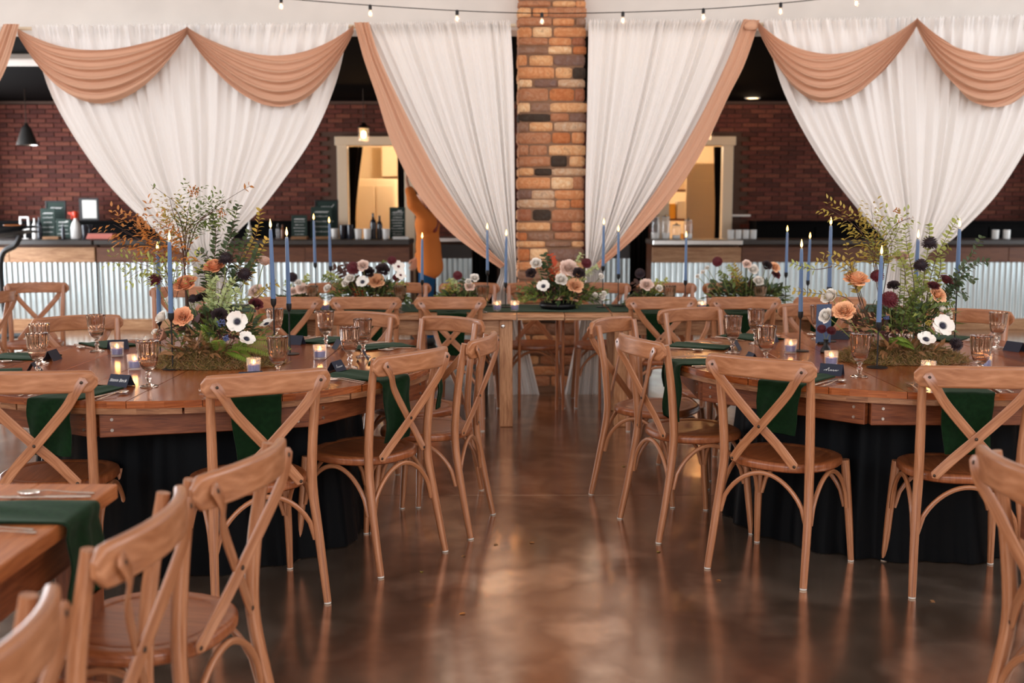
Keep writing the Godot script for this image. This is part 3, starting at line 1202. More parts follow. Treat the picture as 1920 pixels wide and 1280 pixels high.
func round_table(label: String, c: Vector2, turn: float) -> void:
	var o := thing("round_table", label, "table", Vector3(c.x, 0, -c.y), 0.0, "round wooden banquet tables")
	var w := 0.268
	var circle := PackedVector2Array()
	for k in 96:
		circle.append(Vector2(cos(TAU * k / 96.0), sin(TAU * k / 96.0)) * RAD)
	for i in 8:
		var x0 := -RAD - 0.02 + i * w + 0.0012
		var x1 := x0 + w - 0.0024
		var cutter := PackedVector2Array([Vector2(x0, -2), Vector2(x1, -2), Vector2(x1, 2), Vector2(x0, 2)])
		for pl in Geometry2D.intersect_polygons(circle, cutter):
			var b := MB.new()
			b.prism(pl, TT - 0.027, TT, 0.0015)
			part(b, "plank", M[["table_wood", "table_wood_b", "table_wood_c"][(i * 5 + int(c.x > 0)) % 3]], o)
	# laminated edge band of short curved pieces below the planks
	for k in 10:
		var b := MB.new()
		var a0 := TAU * k / 10.0 + turn + 0.004
		var a1 := TAU * (k + 1) / 10.0 + turn - 0.004
		var pl := PackedVector2Array()
		for i in 9:
			var a := lerpf(a0, a1, i / 8.0)
			pl.append(Vector2(cos(a), sin(a)) * (RAD - 0.004))
		for i in 9:
			var a := lerpf(a1, a0, i / 8.0)
			pl.append(Vector2(cos(a), sin(a)) * (RAD - 0.11))
		b.prism(pl, TT - 0.05, TT - 0.0275, 0.0)
		part(b, "edge_band", M.rim_wood, o)
	# eight straight apron boards
	var ra := RAD - 0.015
	for k in 8:
		var a := TAU * (k + 0.5) / 8.0 + turn
		var b := MB.new()
		var ln := 2 * ra * sin(PI / 8)
		b.xf = Transform3D(Basis(Vector3.UP, -a), Vector3(cos(a), 0, sin(a)) * (ra * cos(PI / 8) - 0.02))
		b.box(Vector3(0, TT - 0.05 - 0.046, 0), Vector3(0.032, 0.09, ln - 0.03), 0.003)
		var ap := part(b, "apron_board", M.apron_wood, o)
		for q in [-1, 1]:
			var s := MB.new()
			s.xf = b.xf * Transform3D(Basis(Vector3.BACK, PI / 2), Vector3(0.0165, TT - 0.095, q * (ln / 2 - 0.06)))
			for dy in [-0.02, 0.02]:
				s.tube([Vector3(dy, -0.0035, 0), Vector3(dy, 0.002, 0)], [0.006], 8)
			part(s, "screw", M.steel, ap)
	var under := MB.new()
	under.xf.origin = Vector3(0, 0, 0)
	under.lathe([Vector2(0.001, TT - 0.075), Vector2(0.9, TT - 0.075), Vector2(0.9, TT - 0.051), Vector2(0.001, TT - 0.051)], 32)
	part(under, "under_frame", M.apron_wood, o)
	for k in 4:
		var a := TAU * (k + 0.5) / 4.0
		var l := MB.new()
		l.tube([Vector3(cos(a) * 0.55, 0.0, sin(a) * 0.55), Vector3(cos(a) * 0.55, TT - 0.076, sin(a) * 0.55)], [0.02], 8)
		part(l, "leg", M.black_metal, o)


func table_skirt(label: String, c: Vector2, sd: float) -> void:
	var b := MB.new()
	var rows := []
	for j in 13:
		var t := j / 12.0
		var row := []
		for k in 180:
			var a := TAU * k / 180.0
			var f := fold_wave(21.0, sd, k / 180.0)
			var r := lerpf(0.68, 0.735, t) + f * lerpf(0.008, 0.022, t)
			row.append(Vector3(cos(a) * r, lerpf(TT - 0.077, 0.004, t), sin(a) * r))
		rows.append(row)
	b.grid(rows, false, true)
	b.cap(rows[0], true)
	var o := part(b, "table_skirt", M.navy_satin)
	o.position = Vector3(c.x, 0, -c.y)
	tag(o, label, "tablecloth", "dark floor-length skirts")


func farm_table(label: String, x0: float, x1: float, d0: float, d1: float, lengthwise: bool, legs: Array, top := "farm_wood", frame := "farm_wood") -> void:
	var o := thing("farm_table", label, "table", Vector3((x0 + x1) / 2, 0, -(d0 + d1) / 2))
	var w := x1 - x0
	var dp := d1 - d0
	var n := 5
	for i in n:
		var b := MB.new()
		if lengthwise:
			var s := dp / n
			b.box(Vector3(0, TT - 0.019, -dp / 2 + s * (i + 0.5)), Vector3(w, 0.038, s - 0.002), 0.003)
		else:
			var s := w / n
			b.box(Vector3(-w / 2 + s * (i + 0.5), TT - 0.019, 0), Vector3(s - 0.002, 0.038, dp), 0.003)
		part(b, "plank", M[top], o)
	for s in [-1, 1]:
		var b := MB.new()
		b.box(Vector3(0, TT - 0.038 - 0.055, s * (dp / 2 - 0.09)), Vector3(w - 0.16, 0.108, 0.032), 0.003)
		part(b, "apron_board", M[frame], o)
		var e := MB.new()
		e.box(Vector3(s * (w / 2 - 0.06), TT - 0.038 - 0.055, 0), Vector3(0.032, 0.108, dp - 0.24), 0.003)
		part(e, "apron_board", M[frame], o)
	for l in legs:
		var b := MB.new()
		b.box(Vector3(l[0] * (w / 2 - 0.07), (TT - 0.04) / 2, l[1] * (dp / 2 - 0.1)), Vector3(0.088, TT - 0.04, 0.088), 0.005, 1)
		var lg := part(b, "leg", M[frame], o)
		var bolt := MB.new()
		bolt.xf = Transform3D(Basis(Vector3.RIGHT, PI / 2), Vector3(l[0] * (w / 2 - 0.09), TT - 0.085, l[1] * (dp / 2 - 0.1) + l[1] * 0.045))
		bolt.lathe([Vector2(0.014, -0.004), Vector2(0.014, 0.003), Vector2(0.009, 0.006), Vector2(0.0005, 0.006)], 10)
		part(bolt, "bolt_head", M.steel, lg)


func make_tables() -> void:
	round_table("round plank table on the left under the tall flower centrepiece", LC, 0.12)
	round_table("round plank table on the right under the tall flower centrepiece", RC, PI / 8)
	table_skirt("dark floor-length skirt under the left round table", LC, 0.7)
	table_skirt("dark floor-length skirt under the right round table", RC, 2.9)
	farm_table("left half of the long wooden head table before the drapes", -2.15, 0.03, 7.34, 8.14, true, [[-1, 1], [1, 1], [-1, -1], [1, -1]])
	farm_table("right half of the long wooden head table before the drapes", 0.66, 2.75, 7.34, 8.14, true, [[-1, 1], [1, 1], [-1, -1], [1, -1]])
	# thin tops bridging the gap before the column
	for q in [[0.033, 0.345, "thin wooden bridging top, left of the seam at the head table centre"], [0.349, 0.657, "thin wooden bridging top, right of the seam at the head table centre"]]:
		var o := thing("bridge_top", q[2], "table top", Vector3((q[0] + q[1]) / 2, 0, -7.74))
		for i in 4:
			var b := MB.new()
			b.box(Vector3(0, TT - 0.012, -0.4 + 0.2 * (i + 0.5)), Vector3(q[1] - q[0], 0.024, 0.198), 0.002, 0)
			part(b, "plank", M.farm_wood, o)
		for s in [-1, 1]:
			var e := MB.new()
			e.box(Vector3(0, TT - 0.033, s * 0.38), Vector3(q[1] - q[0] - 0.004, 0.016, 0.02), 0.002)
			part(e, "edge_strip", M.pale_wood, o)
			for t in ([-1, 1] if s < 0 else []):
				var l := MB.new()
				l.tube([Vector3(t * ((q[1] - q[0]) / 2 - 0.02), 0.0, s * 0.30), Vector3(t * ((q[1] - q[0]) / 2 - 0.02), TT - 0.026, s * 0.30)], [0.011], 8)
				part(l, "leg", M.warm_wood, o)
	farm_table("plank table corner at the lower left edge of the picture", -2.0, -1.0, 0.3, 2.78, false, [[-1, 1], [1, 1], [-1, -1], [1, -1]], "warm_wood", "apron_wood")
	farm_table("plank table corner at the lower right edge of the picture", 1.26, 2.2, 0.3, 2.92, false, [[-0.3, 1], [1, 1], [-0.3, -0.5], [1, -0.5]], "warm_wood", "apron_wood")


# seats of the two round tables: rail middle, words for the label
const SEATS_L := [
	[Vector2(-1.71, 3.91), "left round table's front left seat"], [Vector2(-0.855, 3.90), "left round table's front right seat"],
	[Vector2(-0.385, 4.47), "left round table's right front seat"], [Vector2(-0.115, 5.03), "left round table's aisle seat"],
	[Vector2(-0.30, 5.86), "left round table's back right seat"], [Vector2(-0.81, 6.16), "left round table's back middle seat"],
	[Vector2(-2.32, 5.94), "left round table's back left seat"],
]
const SEATS_R := [
	[Vector2(0.945, 4.28), "right round table's front left seat"], [Vector2(1.71, 4.03), "right round table's front right seat"],
	[Vector2(0.555, 4.96), "right round table's nearer aisle seat"], [Vector2(0.50, 5.80), "right round table's farther aisle seat"],
	[Vector2(1.01, 6.42), "right round table's back left seat"], [Vector2(1.83, 6.72), "right round table's back middle seat"],
	[Vector2(2.60, 6.33), "right round table's back right seat"],
]


func make_chairs() -> void:
	chair0 = make_chair("wooden cross-back chair")
	var looks := {0: Vector2(-0.08, 1), 1: Vector2(-0.23, 0.41), 2: Vector2(-0.36, 0.25), 3: Vector2(-0.97, 0.22), 4: Vector2(-0.62, -0.7), 5: Vector2(-0.43, -0.9), 6: Vector2(0.5, -0.85)}
	var i := 0
	for s in SEATS_L:
		place_chair(s[0], looks[i], "brown wooden cross-back chair at the " + s[1], "chairs around the round tables")
		i += 1
	looks = {0: Vector2(0.31, 0.39), 1: Vector2(0.1, 0.9), 2: Vector2(0.95, 0.32), 3: Vector2(0.8, -0.52), 4: Vector2(0.35, -0.62), 5: Vector2(-0.05, -1), 6: Vector2(-0.45, -0.8)}
	i = 0
	for s in SEATS_R:
		place_chair(s[0], looks[i], "brown wooden cross-back chair at the " + s[1], "chairs around the round tables")
		i += 1
	var near := [[-1.46, 7.22, "fourth from the column, behind the left candles"], [-0.95, 7.22, "second left of the aisle"], [-0.40, 7.22, "first left of the aisle"], [0.97, 7.22, "first right of the aisle"], [1.51, 7.22, "second right of the aisle"], [2.06, 7.22, "mostly behind the blue card"]]
	for q in near:
		place_chair(Vector2(q[0], q[1]), Vector2(rf(-0.04, 0.04), 1), "chair on the head table's near side, " + q[2], "chairs at the head table")
	for q in [633, 752, 880, 1002, 1125, 1248, 1372]:
		var p := at(q, 532, 8.6)
		place_chair(Vector2(p.x, 8.58), Vector2(rf(-0.03, 0.03), -1), "chair on the head table's far side, %s" % {633: "left end", 752: "behind the left flowers", 880: "left of the column", 1002: "before the column, left one", 1125: "before the column, right one", 1248: "right of the column", 1372: "behind the right flowers"}[q], "chairs at the head table")
	place_chair(Vector2(-3.53, 7.70), Vector2(-1.0, 0.12), "nearer of the two chairs at the far left edge before the bar", "chairs by the bar")
	place_chair(Vector2(-3.66, 8.62), Vector2(0.25, -1), "farther of the two chairs at the far left edge before the bar", "chairs by the bar")
	place_chair(Vector2(-2.40, 8.15), Vector2(0.1, -1), "chair back behind the blue candles left of the left centrepiece", "chairs by the bar")
	place_chair(Vector2(-0.61, 2.57), Vector2(-0.97, 0.22), "foreground chair left of the aisle, farthest of three", "foreground chairs")
	place_chair(Vector2(-0.68, 2.08), Vector2(-1, 0.02), "foreground chair in the lower left, middle of three", "foreground chairs")
	place_chair(Vector2(-0.69, 1.46), Vector2(-1, 0.0), "foreground chair in the bottom left corner, nearest of three", "foreground chairs")
	place_chair(Vector2(1.15, 2.48), Vector2(1, 0.10), "foreground chair cut by the right edge of the picture", "foreground chairs")
# ---------------------------------------------------------------- bar
const BT := 1.085       # height of the bar top


func corrugated(w: float, y0: float, y1: float) -> MB:
	var b := MB.new()
	var n := int(round(w / 0.067)) * 8
	var rows := [[], []]
	for i in n + 1:
		var x := -w / 2 + w * i / n
		var z := 0.011 * cos(TAU * x / 0.067)
		rows[0].append(Vector3(x, y0, z))
		rows[1].append(Vector3(x, y1, z))
	b.grid(rows, false)
	return b


func bar_section(label: String, x0: float, x1: float, d: float, depth: float, fascia: Material, top: Material) -> void:
	var o := thing("bar_counter", label, "bar counter", Vector3((x0 + x1) / 2, 0, -d))
	var w := x1 - x0
	var t := MB.new()
	t.box(Vector3(0, BT - 0.03, -depth / 2 + 0.06), Vector3(w, 0.06, depth + 0.12), 0.008)
	part(t, "countertop", top, o)
	var body := MB.new()
	body.box(Vector3(0, (BT - 0.06) / 2, -depth / 2 - 0.02), Vector3(w - 0.02, BT - 0.06, depth - 0.08))
	part(body, "carcass", M.bar_wood, o)
	var n := maxi(1, int(round(w / 1.2)))
	for i in n:
		var s := w / n
		var b := MB.new()
		b.box(Vector3(-w / 2 + s * (i + 0.5), 0.905, 0.012), Vector3(s - 0.004, 0.18, 0.05), 0.004)
		part(b, "fascia_board", fascia, o)
		var k := MB.new()
		k.box(Vector3(-w / 2 + s * (i + 0.5), 0.07, 0.012), Vector3(s - 0.004, 0.138, 0.03), 0.004)
		part(k, "kick_board", M.pale_wood, o)
	var m := maxi(1, int(round(w / 0.67)))
	for i in m:
		var s := w / m
		var p := part(corrugated(s, 0.13, 0.825), "corrugated_sheet", M.galvanized, o)
		p.position = Vector3(-w / 2 + s * (i + 0.5), 0, 0.012 + 0.0012 * (i % 2))


# a spot on the bar top below pixel column u
func bar_at(u: float, d := 13.62) -> Vector3:
	return Vector3(at(u, 445, d).x, BT + 0.0005, -d)


func turned(called: String, label: String, category: String, where: Vector3, parts: Array, group := "") -> Node3D:
	# parts: [name, material, profile, sides]
	var o := thing(called, label, category, where, 0.0, group)
	for p in parts:
		var b := MB.new()
		var pr := []
		for q in p[2]:
			pr.append(Vector2(q[0], q[1]))
		b.lathe(pr, p[3] if p.size() > 3 else 14)
		part(b, p[0], M[p[1]], o)
	return o


func scribble(w: float, h: float, thick: float, sd: int) -> MB:
	# hand lettering too small to read, as a looping pen stroke in the xy plane
	var r := RandomNumberGenerator.new()
	r.seed = sd
	var b := MB.new()
	var path := []
	var n := int(clampf(w / h * 3.2, 7.0, 26.0))
	var knots := []
	for i in n + 1:
		var tall := 1.0 if r.randf() < 0.25 else 0.45
		knots.append(Vector3(-w / 2 + w * i / n + (0.3 * h if i % 2 else -0.1 * h), (h * (tall - 0.5) if i % 2 else -h * r.randf_range(0.35, 0.5)), 0))
	path = spline(knots, 4)
	for i in path.size() - 1:
		var dxy: Vector3 = (path[i + 1] - path[i]).normalized()
		var s := Vector3(-dxy.y, dxy.x, 0) * thick / 2
		b.face([path[i] - s, path[i + 1] - s, path[i + 1] + s, path[i] + s])
	return b


func board_sign(label: String, u0: float, u1: float, v0: float, v1: float, d: float, lines: int, framed: bool, rest_y: float) -> void:
	var a := at(u0, v0, d)
	var c := at(u1, v1, d)
	var w := c.x - a.x
	var h := maxf(0.1, a.y - rest_y)
	var o := thing("menu_board", label, "sign", Vector3((a.x + c.x) / 2, rest_y, -d), 0.0)
	o.rotation.x = -0.08
	o.position.y += 0.004
	var b := MB.new()
	b.box(Vector3(0, h / 2, 0), Vector3(w, h, 0.012), 0.002)
	part(b, "panel", M.chalk_green, o)
	if framed:
		var f := MB.new()
		for s in [-1, 1]:
			f.box(Vector3(s * (w / 2 + 0.008), h / 2, 0.002), Vector3(0.018, h + 0.03, 0.024), 0.003)
			f.box(Vector3(0, h / 2 + s * (h / 2 + 0.006), 0.002), Vector3(w, 0.018, 0.024), 0.003)
		part(f, "frame", M.black_plastic, o)
	for i in lines:
		var big := i == 0
		var s := scribble(w * (0.62 if big else 0.75 - 0.08 * (i % 3)), h * (0.10 if big else 0.035), 0.006 if big else 0.003, int(u0) + i * 7)
		var p := part(s, "lettering", M.white_ink, o)
		p.position = Vector3(0, h * (0.86 - 0.8 * i / lines), 0.0075)


func make_bar() -> void:
	bar_section("long bar with corrugated metal front behind the left drape", -4.95, -1.22, 13.4, 0.62, M.bar_wood, M.counter_dark)
	bar_section("pale wood end of the bar at the far left edge", -7.0, -4.96, 13.385, 0.62, M.pale_wood, M.counter_dark)
	bar_section("bar end with steel edge and corrugated front right of the column", 1.66, 2.72, 13.35, 0.62, M.pale_wood, M.steel)
	bar_section("long bar with corrugated metal front behind the right drape", 2.74, 7.0, 13.45, 0.62, M.bar_wood, M.counter_dark)
	bar_section("short dim corrugated counter behind the person in orange", -0.98, -0.52, 14.5, 0.5, M.counter_dark, M.steel)
	bar_section("short dim corrugated counter just right of the column", 1.14, 1.52, 14.5, 0.5, M.counter_dark, M.steel)
	# dark cabinets along the brick
	for q in [[-7.1, -2.6, "dark back cabinet along the brick wall on the left"], [3.25, 7.1, "dark back cabinet along the brick wall on the right"]]:
		var o := thing("back_cabinet", q[2], "cabinet", Vector3((q[0] + q[1]) / 2, 0, -15.2))
		var w: float = q[1] - q[0]
		var b := MB.new()
		b.box(Vector3(0, 0.64, 0), Vector3(w, 1.24, 0.48), 0.004)
		b.box(Vector3(0, 1.275, 0.01), Vector3(w + 0.02, 0.03, 0.52), 0.004)
		part(b, "carcass", M.cabinet_black, o)
		var n := int(w / 0.75)
		for i in n:
			var d := MB.new()
			d.box(Vector3(-w / 2 + w / n * (i + 0.5), 0.66, 0.252), Vector3(w / n - 0.02, 1.1, 0.02), 0.003)
			var dd := part(d, "door", M.cabinet_black, o)
			var hn := MB.new()
			hn.tube([Vector3(-w / 2 + w / n * (i + 0.85), 0.8, 0.275), Vector3(-w / 2 + w / n * (i + 0.85), 1.0, 0.275)], [0.006], 6)
			part(hn, "handle", M.steel, dd)
	# black drapes beside the opening
	for q in [[642, 680, -0.02, "black drape tied at the left jamb of the kitchen opening"], [1338, 1362, 0.02, "black drape at the right jamb of the kitchen opening"], [745, 775, 0.0, "black drape behind the green menu board"], [884, 932, 0.0, "black drape just left of the stone column base"], [1182, 1218, 0.0, "black drape just right of the stone column base"]]:
		var d := 15.7 if q[0] < 760 or q[0] > 1300 else 15.2
		var l := at(q[0], 262, d).x
		var r := at(q[1], 262, d).x
		var top := 2.3 if d > 15.5 else 2.28
		var m := drape_mesh([Vector2(l, top), Vector2(l + q[2] * 2, 1.2), Vector2(l, 0.02)], [Vector2(r, top), Vector2(r + q[2] * 6, 1.2), Vector2(r, 0.02)], -d, 5.0, q[0] * 0.01, 60, 16, 0.0, func(_t: float) -> float: return 0.035)
		tag(part(m, "black_curtain", M.black_drape), q[3], "curtain", "black drapes by the kitchen")
	make_bar_things()
	make_pendants()
	make_kitchen()


func make_bar_things() -> void:
	# spray bottle
	turned("spray_bottle", "white spray bottle with orange-red trigger on the left bar", "spray bottle", bar_at(143), [
		["bottle", "white_plastic", [[0.001, 0], [0.055, 0], [0.06, 0.01], [0.06, 0.14], [0.045, 0.19], [0.02, 0.23], [0.018, 0.25], [0.001, 0.25]]],
		["trigger_head", "red_plastic", [[0.001, 0.25], [0.024, 0.25], [0.026, 0.275], [0.035, 0.29], [0.032, 0.325], [0.012, 0.335], [0.001, 0.335]]]])
	var sp: Node3D = get_child(get_child_count() - 1)
	var nz := MB.new()
	nz.box(Vector3(-0.05, 0.31, 0), Vector3(0.07, 0.03, 0.025), 0.006)
	nz.box(Vector3(-0.045, 0.27, 0), Vector3(0.012, 0.06, 0.02), 0.004)
	part(nz, "nozzle", M.red_plastic, sp)
	# pink towel
	var tw := thing("folded_towel", "folded pink bar towel beside the spray bottle", "towel", bar_at(191, 13.58))
	for i in 3:
		var b := MB.new()
		b.box(Vector3(0.004 * i, 0.012 + 0.022 * i, 0), Vector3(0.33 - 0.012 * i, 0.021, 0.16), 0.009)
		part(b, "fold", M.pink_towel, tw)
	# tumblers and bottles
	var tall := [[0.001, 0], [0.032, 0], [0.036, 0.005], [0.042, 0.17], [0.039, 0.17], [0.033, 0.012], [0.001, 0.012]]
	for q in [[160, -0.03, "left of two dark tumblers beside the spray bottle"], [170, 0.13, "right of two dark tumblers beside the spray bottle"], [643, 0.0, "first dark tumbler in the row near the white cups"], [650, 0.12, "second dark tumbler in the row near the white cups"], [657, -0.02, "third dark tumbler in the row near the white cups"]]:
		turned("tumbler", q[2], "glass", bar_at(q[0], 13.6 + q[1]), [["glass", "dark_glass", tall]], "tumblers on the bar")
	var cup := [[0.001, 0], [0.036, 0], [0.038, 0.004], [0.048, 0.12], [0.05, 0.125], [0.046, 0.125], [0.036, 0.01], [0.001, 0.01]]
	for q in [[628, "white paper cup left of the dark tumblers"], [672, "white paper cup just right of the dark tumblers"], [689, "middle white paper cup right of the dark tumblers"], [724, "rightmost white paper cup by the dark tumblers"]]:
		turned("paper_cup", q[1], "cup", bar_at(q[0], 13.6 + rf(-0.05, 0.05)), [["cup", "white_plastic", cup]], "white cups on the left bar")
	for q in [[1370, "first white mug in the row on the right bar"], [1384, "second white mug in the row on the right bar"], [1398, "third white mug in the row on the right bar"], [1412, "fourth white mug in the row on the right bar"], [1866, "left white cup at the far right of the bar"], [1887, "right white cup at the far right of the bar"]]:
		turned("mug", q[1], "mug", bar_at(q[0], 13.66), [["mug", "white_plastic", [[0.001, 0], [0.036, 0], [0.04, 0.006], [0.042, 0.11], [0.039, 0.11], [0.036, 0.01], [0.001, 0.01]]]], "white cups on the right bar")
		var o: Node3D = get_child(get_child_count() - 1)
		var h := MB.new()
		var pth := []
		for i in 9:
			var a := PI * i / 8.0 - PI / 2
			pth.append(Vector3(0, 0.056 + 0.03 * sin(a), -0.039 - 0.026 * cos(a)))
		h.tube(pth, [0.005], 6)
		part(h, "handle", M.white_plastic, o)
	var wine := [[0.001, 0], [0.036, 0], [0.038, 0.006], [0.038, 0.19], [0.03, 0.22], [0.014, 0.245], [0.013, 0.30], [0.015, 0.302], [0.015, 0.312], [0.001, 0.312]]
	for q in [[700, "dark_glass", 1.0, "dark bottle left of the green menu board"], [712, "dark_glass", 0.9, "dark bottle touching the left of the green menu board"], [66, "white_plastic", 0.8, "pale bottle left of the dark menu boards on the bar"], [75, "dark_glass", 0.85, "dark bottle tight against the dark menu boards"], [119, "dark_glass", 0.62, "short dark bottle before the low dark board"], [530, "amber_glass", 0.55, "squat reddish jar behind the left candles"], [521, "clear_glass", 0.6, "clear glass bottle beside the reddish jar"], [468, "white_plastic", 0.7, "pale bottle half hidden by the left leaves"]]:
		var o := turned("bottle", q[3], "bottle", bar_at(q[0], 13.62 - (0.12 if q[0] == 119 else 0.0)), [["bottle", q[1], wine]], "bottles on the bar")
		var s: float = q[2]
		o.scale = Vector3(s, s, s)
	# drink dispensers and pitchers
	for q in [[1290, 0.22, "glass drink dispenser with lid on the right bar"], [1268, 0.16, "smaller clear jar left of the drink dispenser"], [1248, 0.26, "tall clear canister on the right bar"], [1229, 0.26, "leftmost tall clear canister on the right bar"]]:
		var h: float = q[1]
		turned("drink_dispenser", q[2], "dispenser", bar_at(q[0], 13.6), [
			["jar", "clear_glass", [[0.001, 0.004], [0.05, 0.004], [0.056, 0.02], [0.058, h * 0.75], [0.048, h * 0.92], [0.046, h]]],
			["water", "white_plastic", [[0.001, 0.006], [0.048, 0.006], [0.05, h * 0.3], [0.001, h * 0.3]]],
			["base", "steel", [[0.001, 0.0], [0.06, 0.0], [0.06, 0.004], [0.001, 0.004]]],
			["lid", "steel", [[0.05, h], [0.052, h + 0.012], [0.01, h + 0.02], [0.01, h + 0.04], [0.001, h + 0.042]]]], "clear jars on the right bar")
	# signs
	board_sign("dark framed sign at the back of the left bar group", 86, 122, 379, 440, 13.85, 2, true, BT)
	board_sign("dark menu board with white heading at the left bar", 74, 104, 391, 440, 13.7, 5, false, BT)
	board_sign("low dark board in front of the left bar signs", 104, 133, 411, 444, 13.6, 4, false, BT)
	board_sign("tall green menu board with white heading near the white cups", 582, 622, 388, 444, 13.75, 5, false, BT)
	board_sign("framed dark sign behind the tall green menu board", 592, 632, 377, 440, 13.88, 2, true, BT)
	board_sign("low dark board with small white lines behind the reddish jar", 546, 576, 404, 444, 13.65, 6, false, BT)
	board_sign("green menu board with many small white lines by the bar end", 730, 760, 389, 440, 13.65, 9, false, BT)
	# framed sheet on the back cabinet
	var pf := thing("framed_sheet", "black frame holding a blank white sheet against the brick", "picture frame", Vector3(at(169, 390, 15.2).x, 1.291, -15.15))
	var hh := at(169, 371, 15.15).y - 1.291
	var fb := MB.new()
	fb.box(Vector3(0, hh / 2, -0.012), Vector3(0.26, hh, 0.02), 0.003)
	part(fb, "frame", M.black_plastic, pf)
	var sh := MB.new()
	sh.box(Vector3(0.01, hh / 2, 0.0), Vector3(0.19, hh - 0.06, 0.008), 0.001)
	part(sh, "sheet", M.paper, pf)
	# small white frame
	var wf := thing("small_frame", "little white standing frame near the left end of the bar", "picture frame", bar_at(47, 13.65))
	var w := MB.new()
	for s in [-1, 1]:
		w.box(Vector3(s * 0.048, 0.19, 0), Vector3(0.022, 0.16, 0.015), 0.003)
		w.box(Vector3(0, 0.19 + s * 0.07, 0), Vector3(0.075, 0.022, 0.015), 0.003)
	w.box(Vector3(0, 0.055, 0), Vector3(0.02, 0.11, 0.012), 0.002)
	w.box(Vector3(0, 0.004, 0), Vector3(0.09, 0.008, 0.05), 0.002)
	part(w, "frame", M.white_plastic, wf)
	# napkin stacks and tray
	for q in [[562, "tan stack of napkins by the low dark board"], [606, "tan stack of napkins before the tall green board"], [98, "tan stack of napkins below the left signs"], [752, "white tray before the green menu board at bar end"]]:
		var o := thing("napkin_stack", q[1], "napkins", bar_at(q[0], 13.52), 0.0, "napkins on the bar")
		for i in 4:
			var b := MB.new()
			b.box(Vector3(rf(-0.004, 0.004), 0.0045 + i * 0.008, 0), Vector3(0.19, 0.0075, 0.12), 0.002)
			part(b, "napkin", M.white_plastic if q[0] == 752 else M.pale_wood, o)
	# dark curved stand at the far left
	var st := thing("serving_stand", "dark curved stand with a brown tray at the bar's far left", "stand", Vector3(at(25, 450, 12.75).x, 0, -12.75))
	var y0 := 1.14
	var sh2 := MB.new()
	var rows := []
	for j in 9:
		var row := []
		for i in 17:
			var s := lerpf(-1, 1, i / 16.0)
			var t := lerpf(-1, 1, j / 8.0)
			row.append(Vector3(s * 0.31, y0 + 0.05 + 0.10 * (s + 1) * 0.5 - 0.11 * maxf(0, s - 0.55) - 0.05 * (1 - t * t) * (1 - s * s), t * 0.13 * sqrt(maxf(0.02, 1 - s * s))))
		rows.append(row)
	sh2.grid(rows, false)
	var back := []
	for r in rows:
		var row := []
		for p in r:
			row.append(p - Vector3(0, 0.055, 0))
		back.append(row)
	sh2.grid(back, true)
	part(sh2, "shell", M.black_plastic, st)
	var tr := MB.new()
	tr.box(Vector3(0.02, y0 + 0.125, 0), Vector3(0.2, 0.02, 0.12), 0.006)
	part(tr, "tray", M.amber_glass, st)
	var lg := MB.new()
	lg.tube(spline([Vector3(0.1, y0 + 0.06, 0), Vector3(0.02, y0 - 0.1, 0), Vector3(-0.14, y0 - 0.22, 0), Vector3(-0.16, 0.5, 0), Vector3(-0.1, 0.02, 0)], 6), [0.034], 8)
	part(lg, "leg", M.black_plastic, st)
	var bs := MB.new()
	bs.xf.origin = Vector3(-0.1, 0, 0)
	bs.lathe([Vector2(0.001, 0), Vector2(0.2, 0), Vector2(0.2, 0.015), Vector2(0.03, 0.03), Vector2(0.001, 0.03)], 20)
	part(bs, "base", M.black_plastic, st)


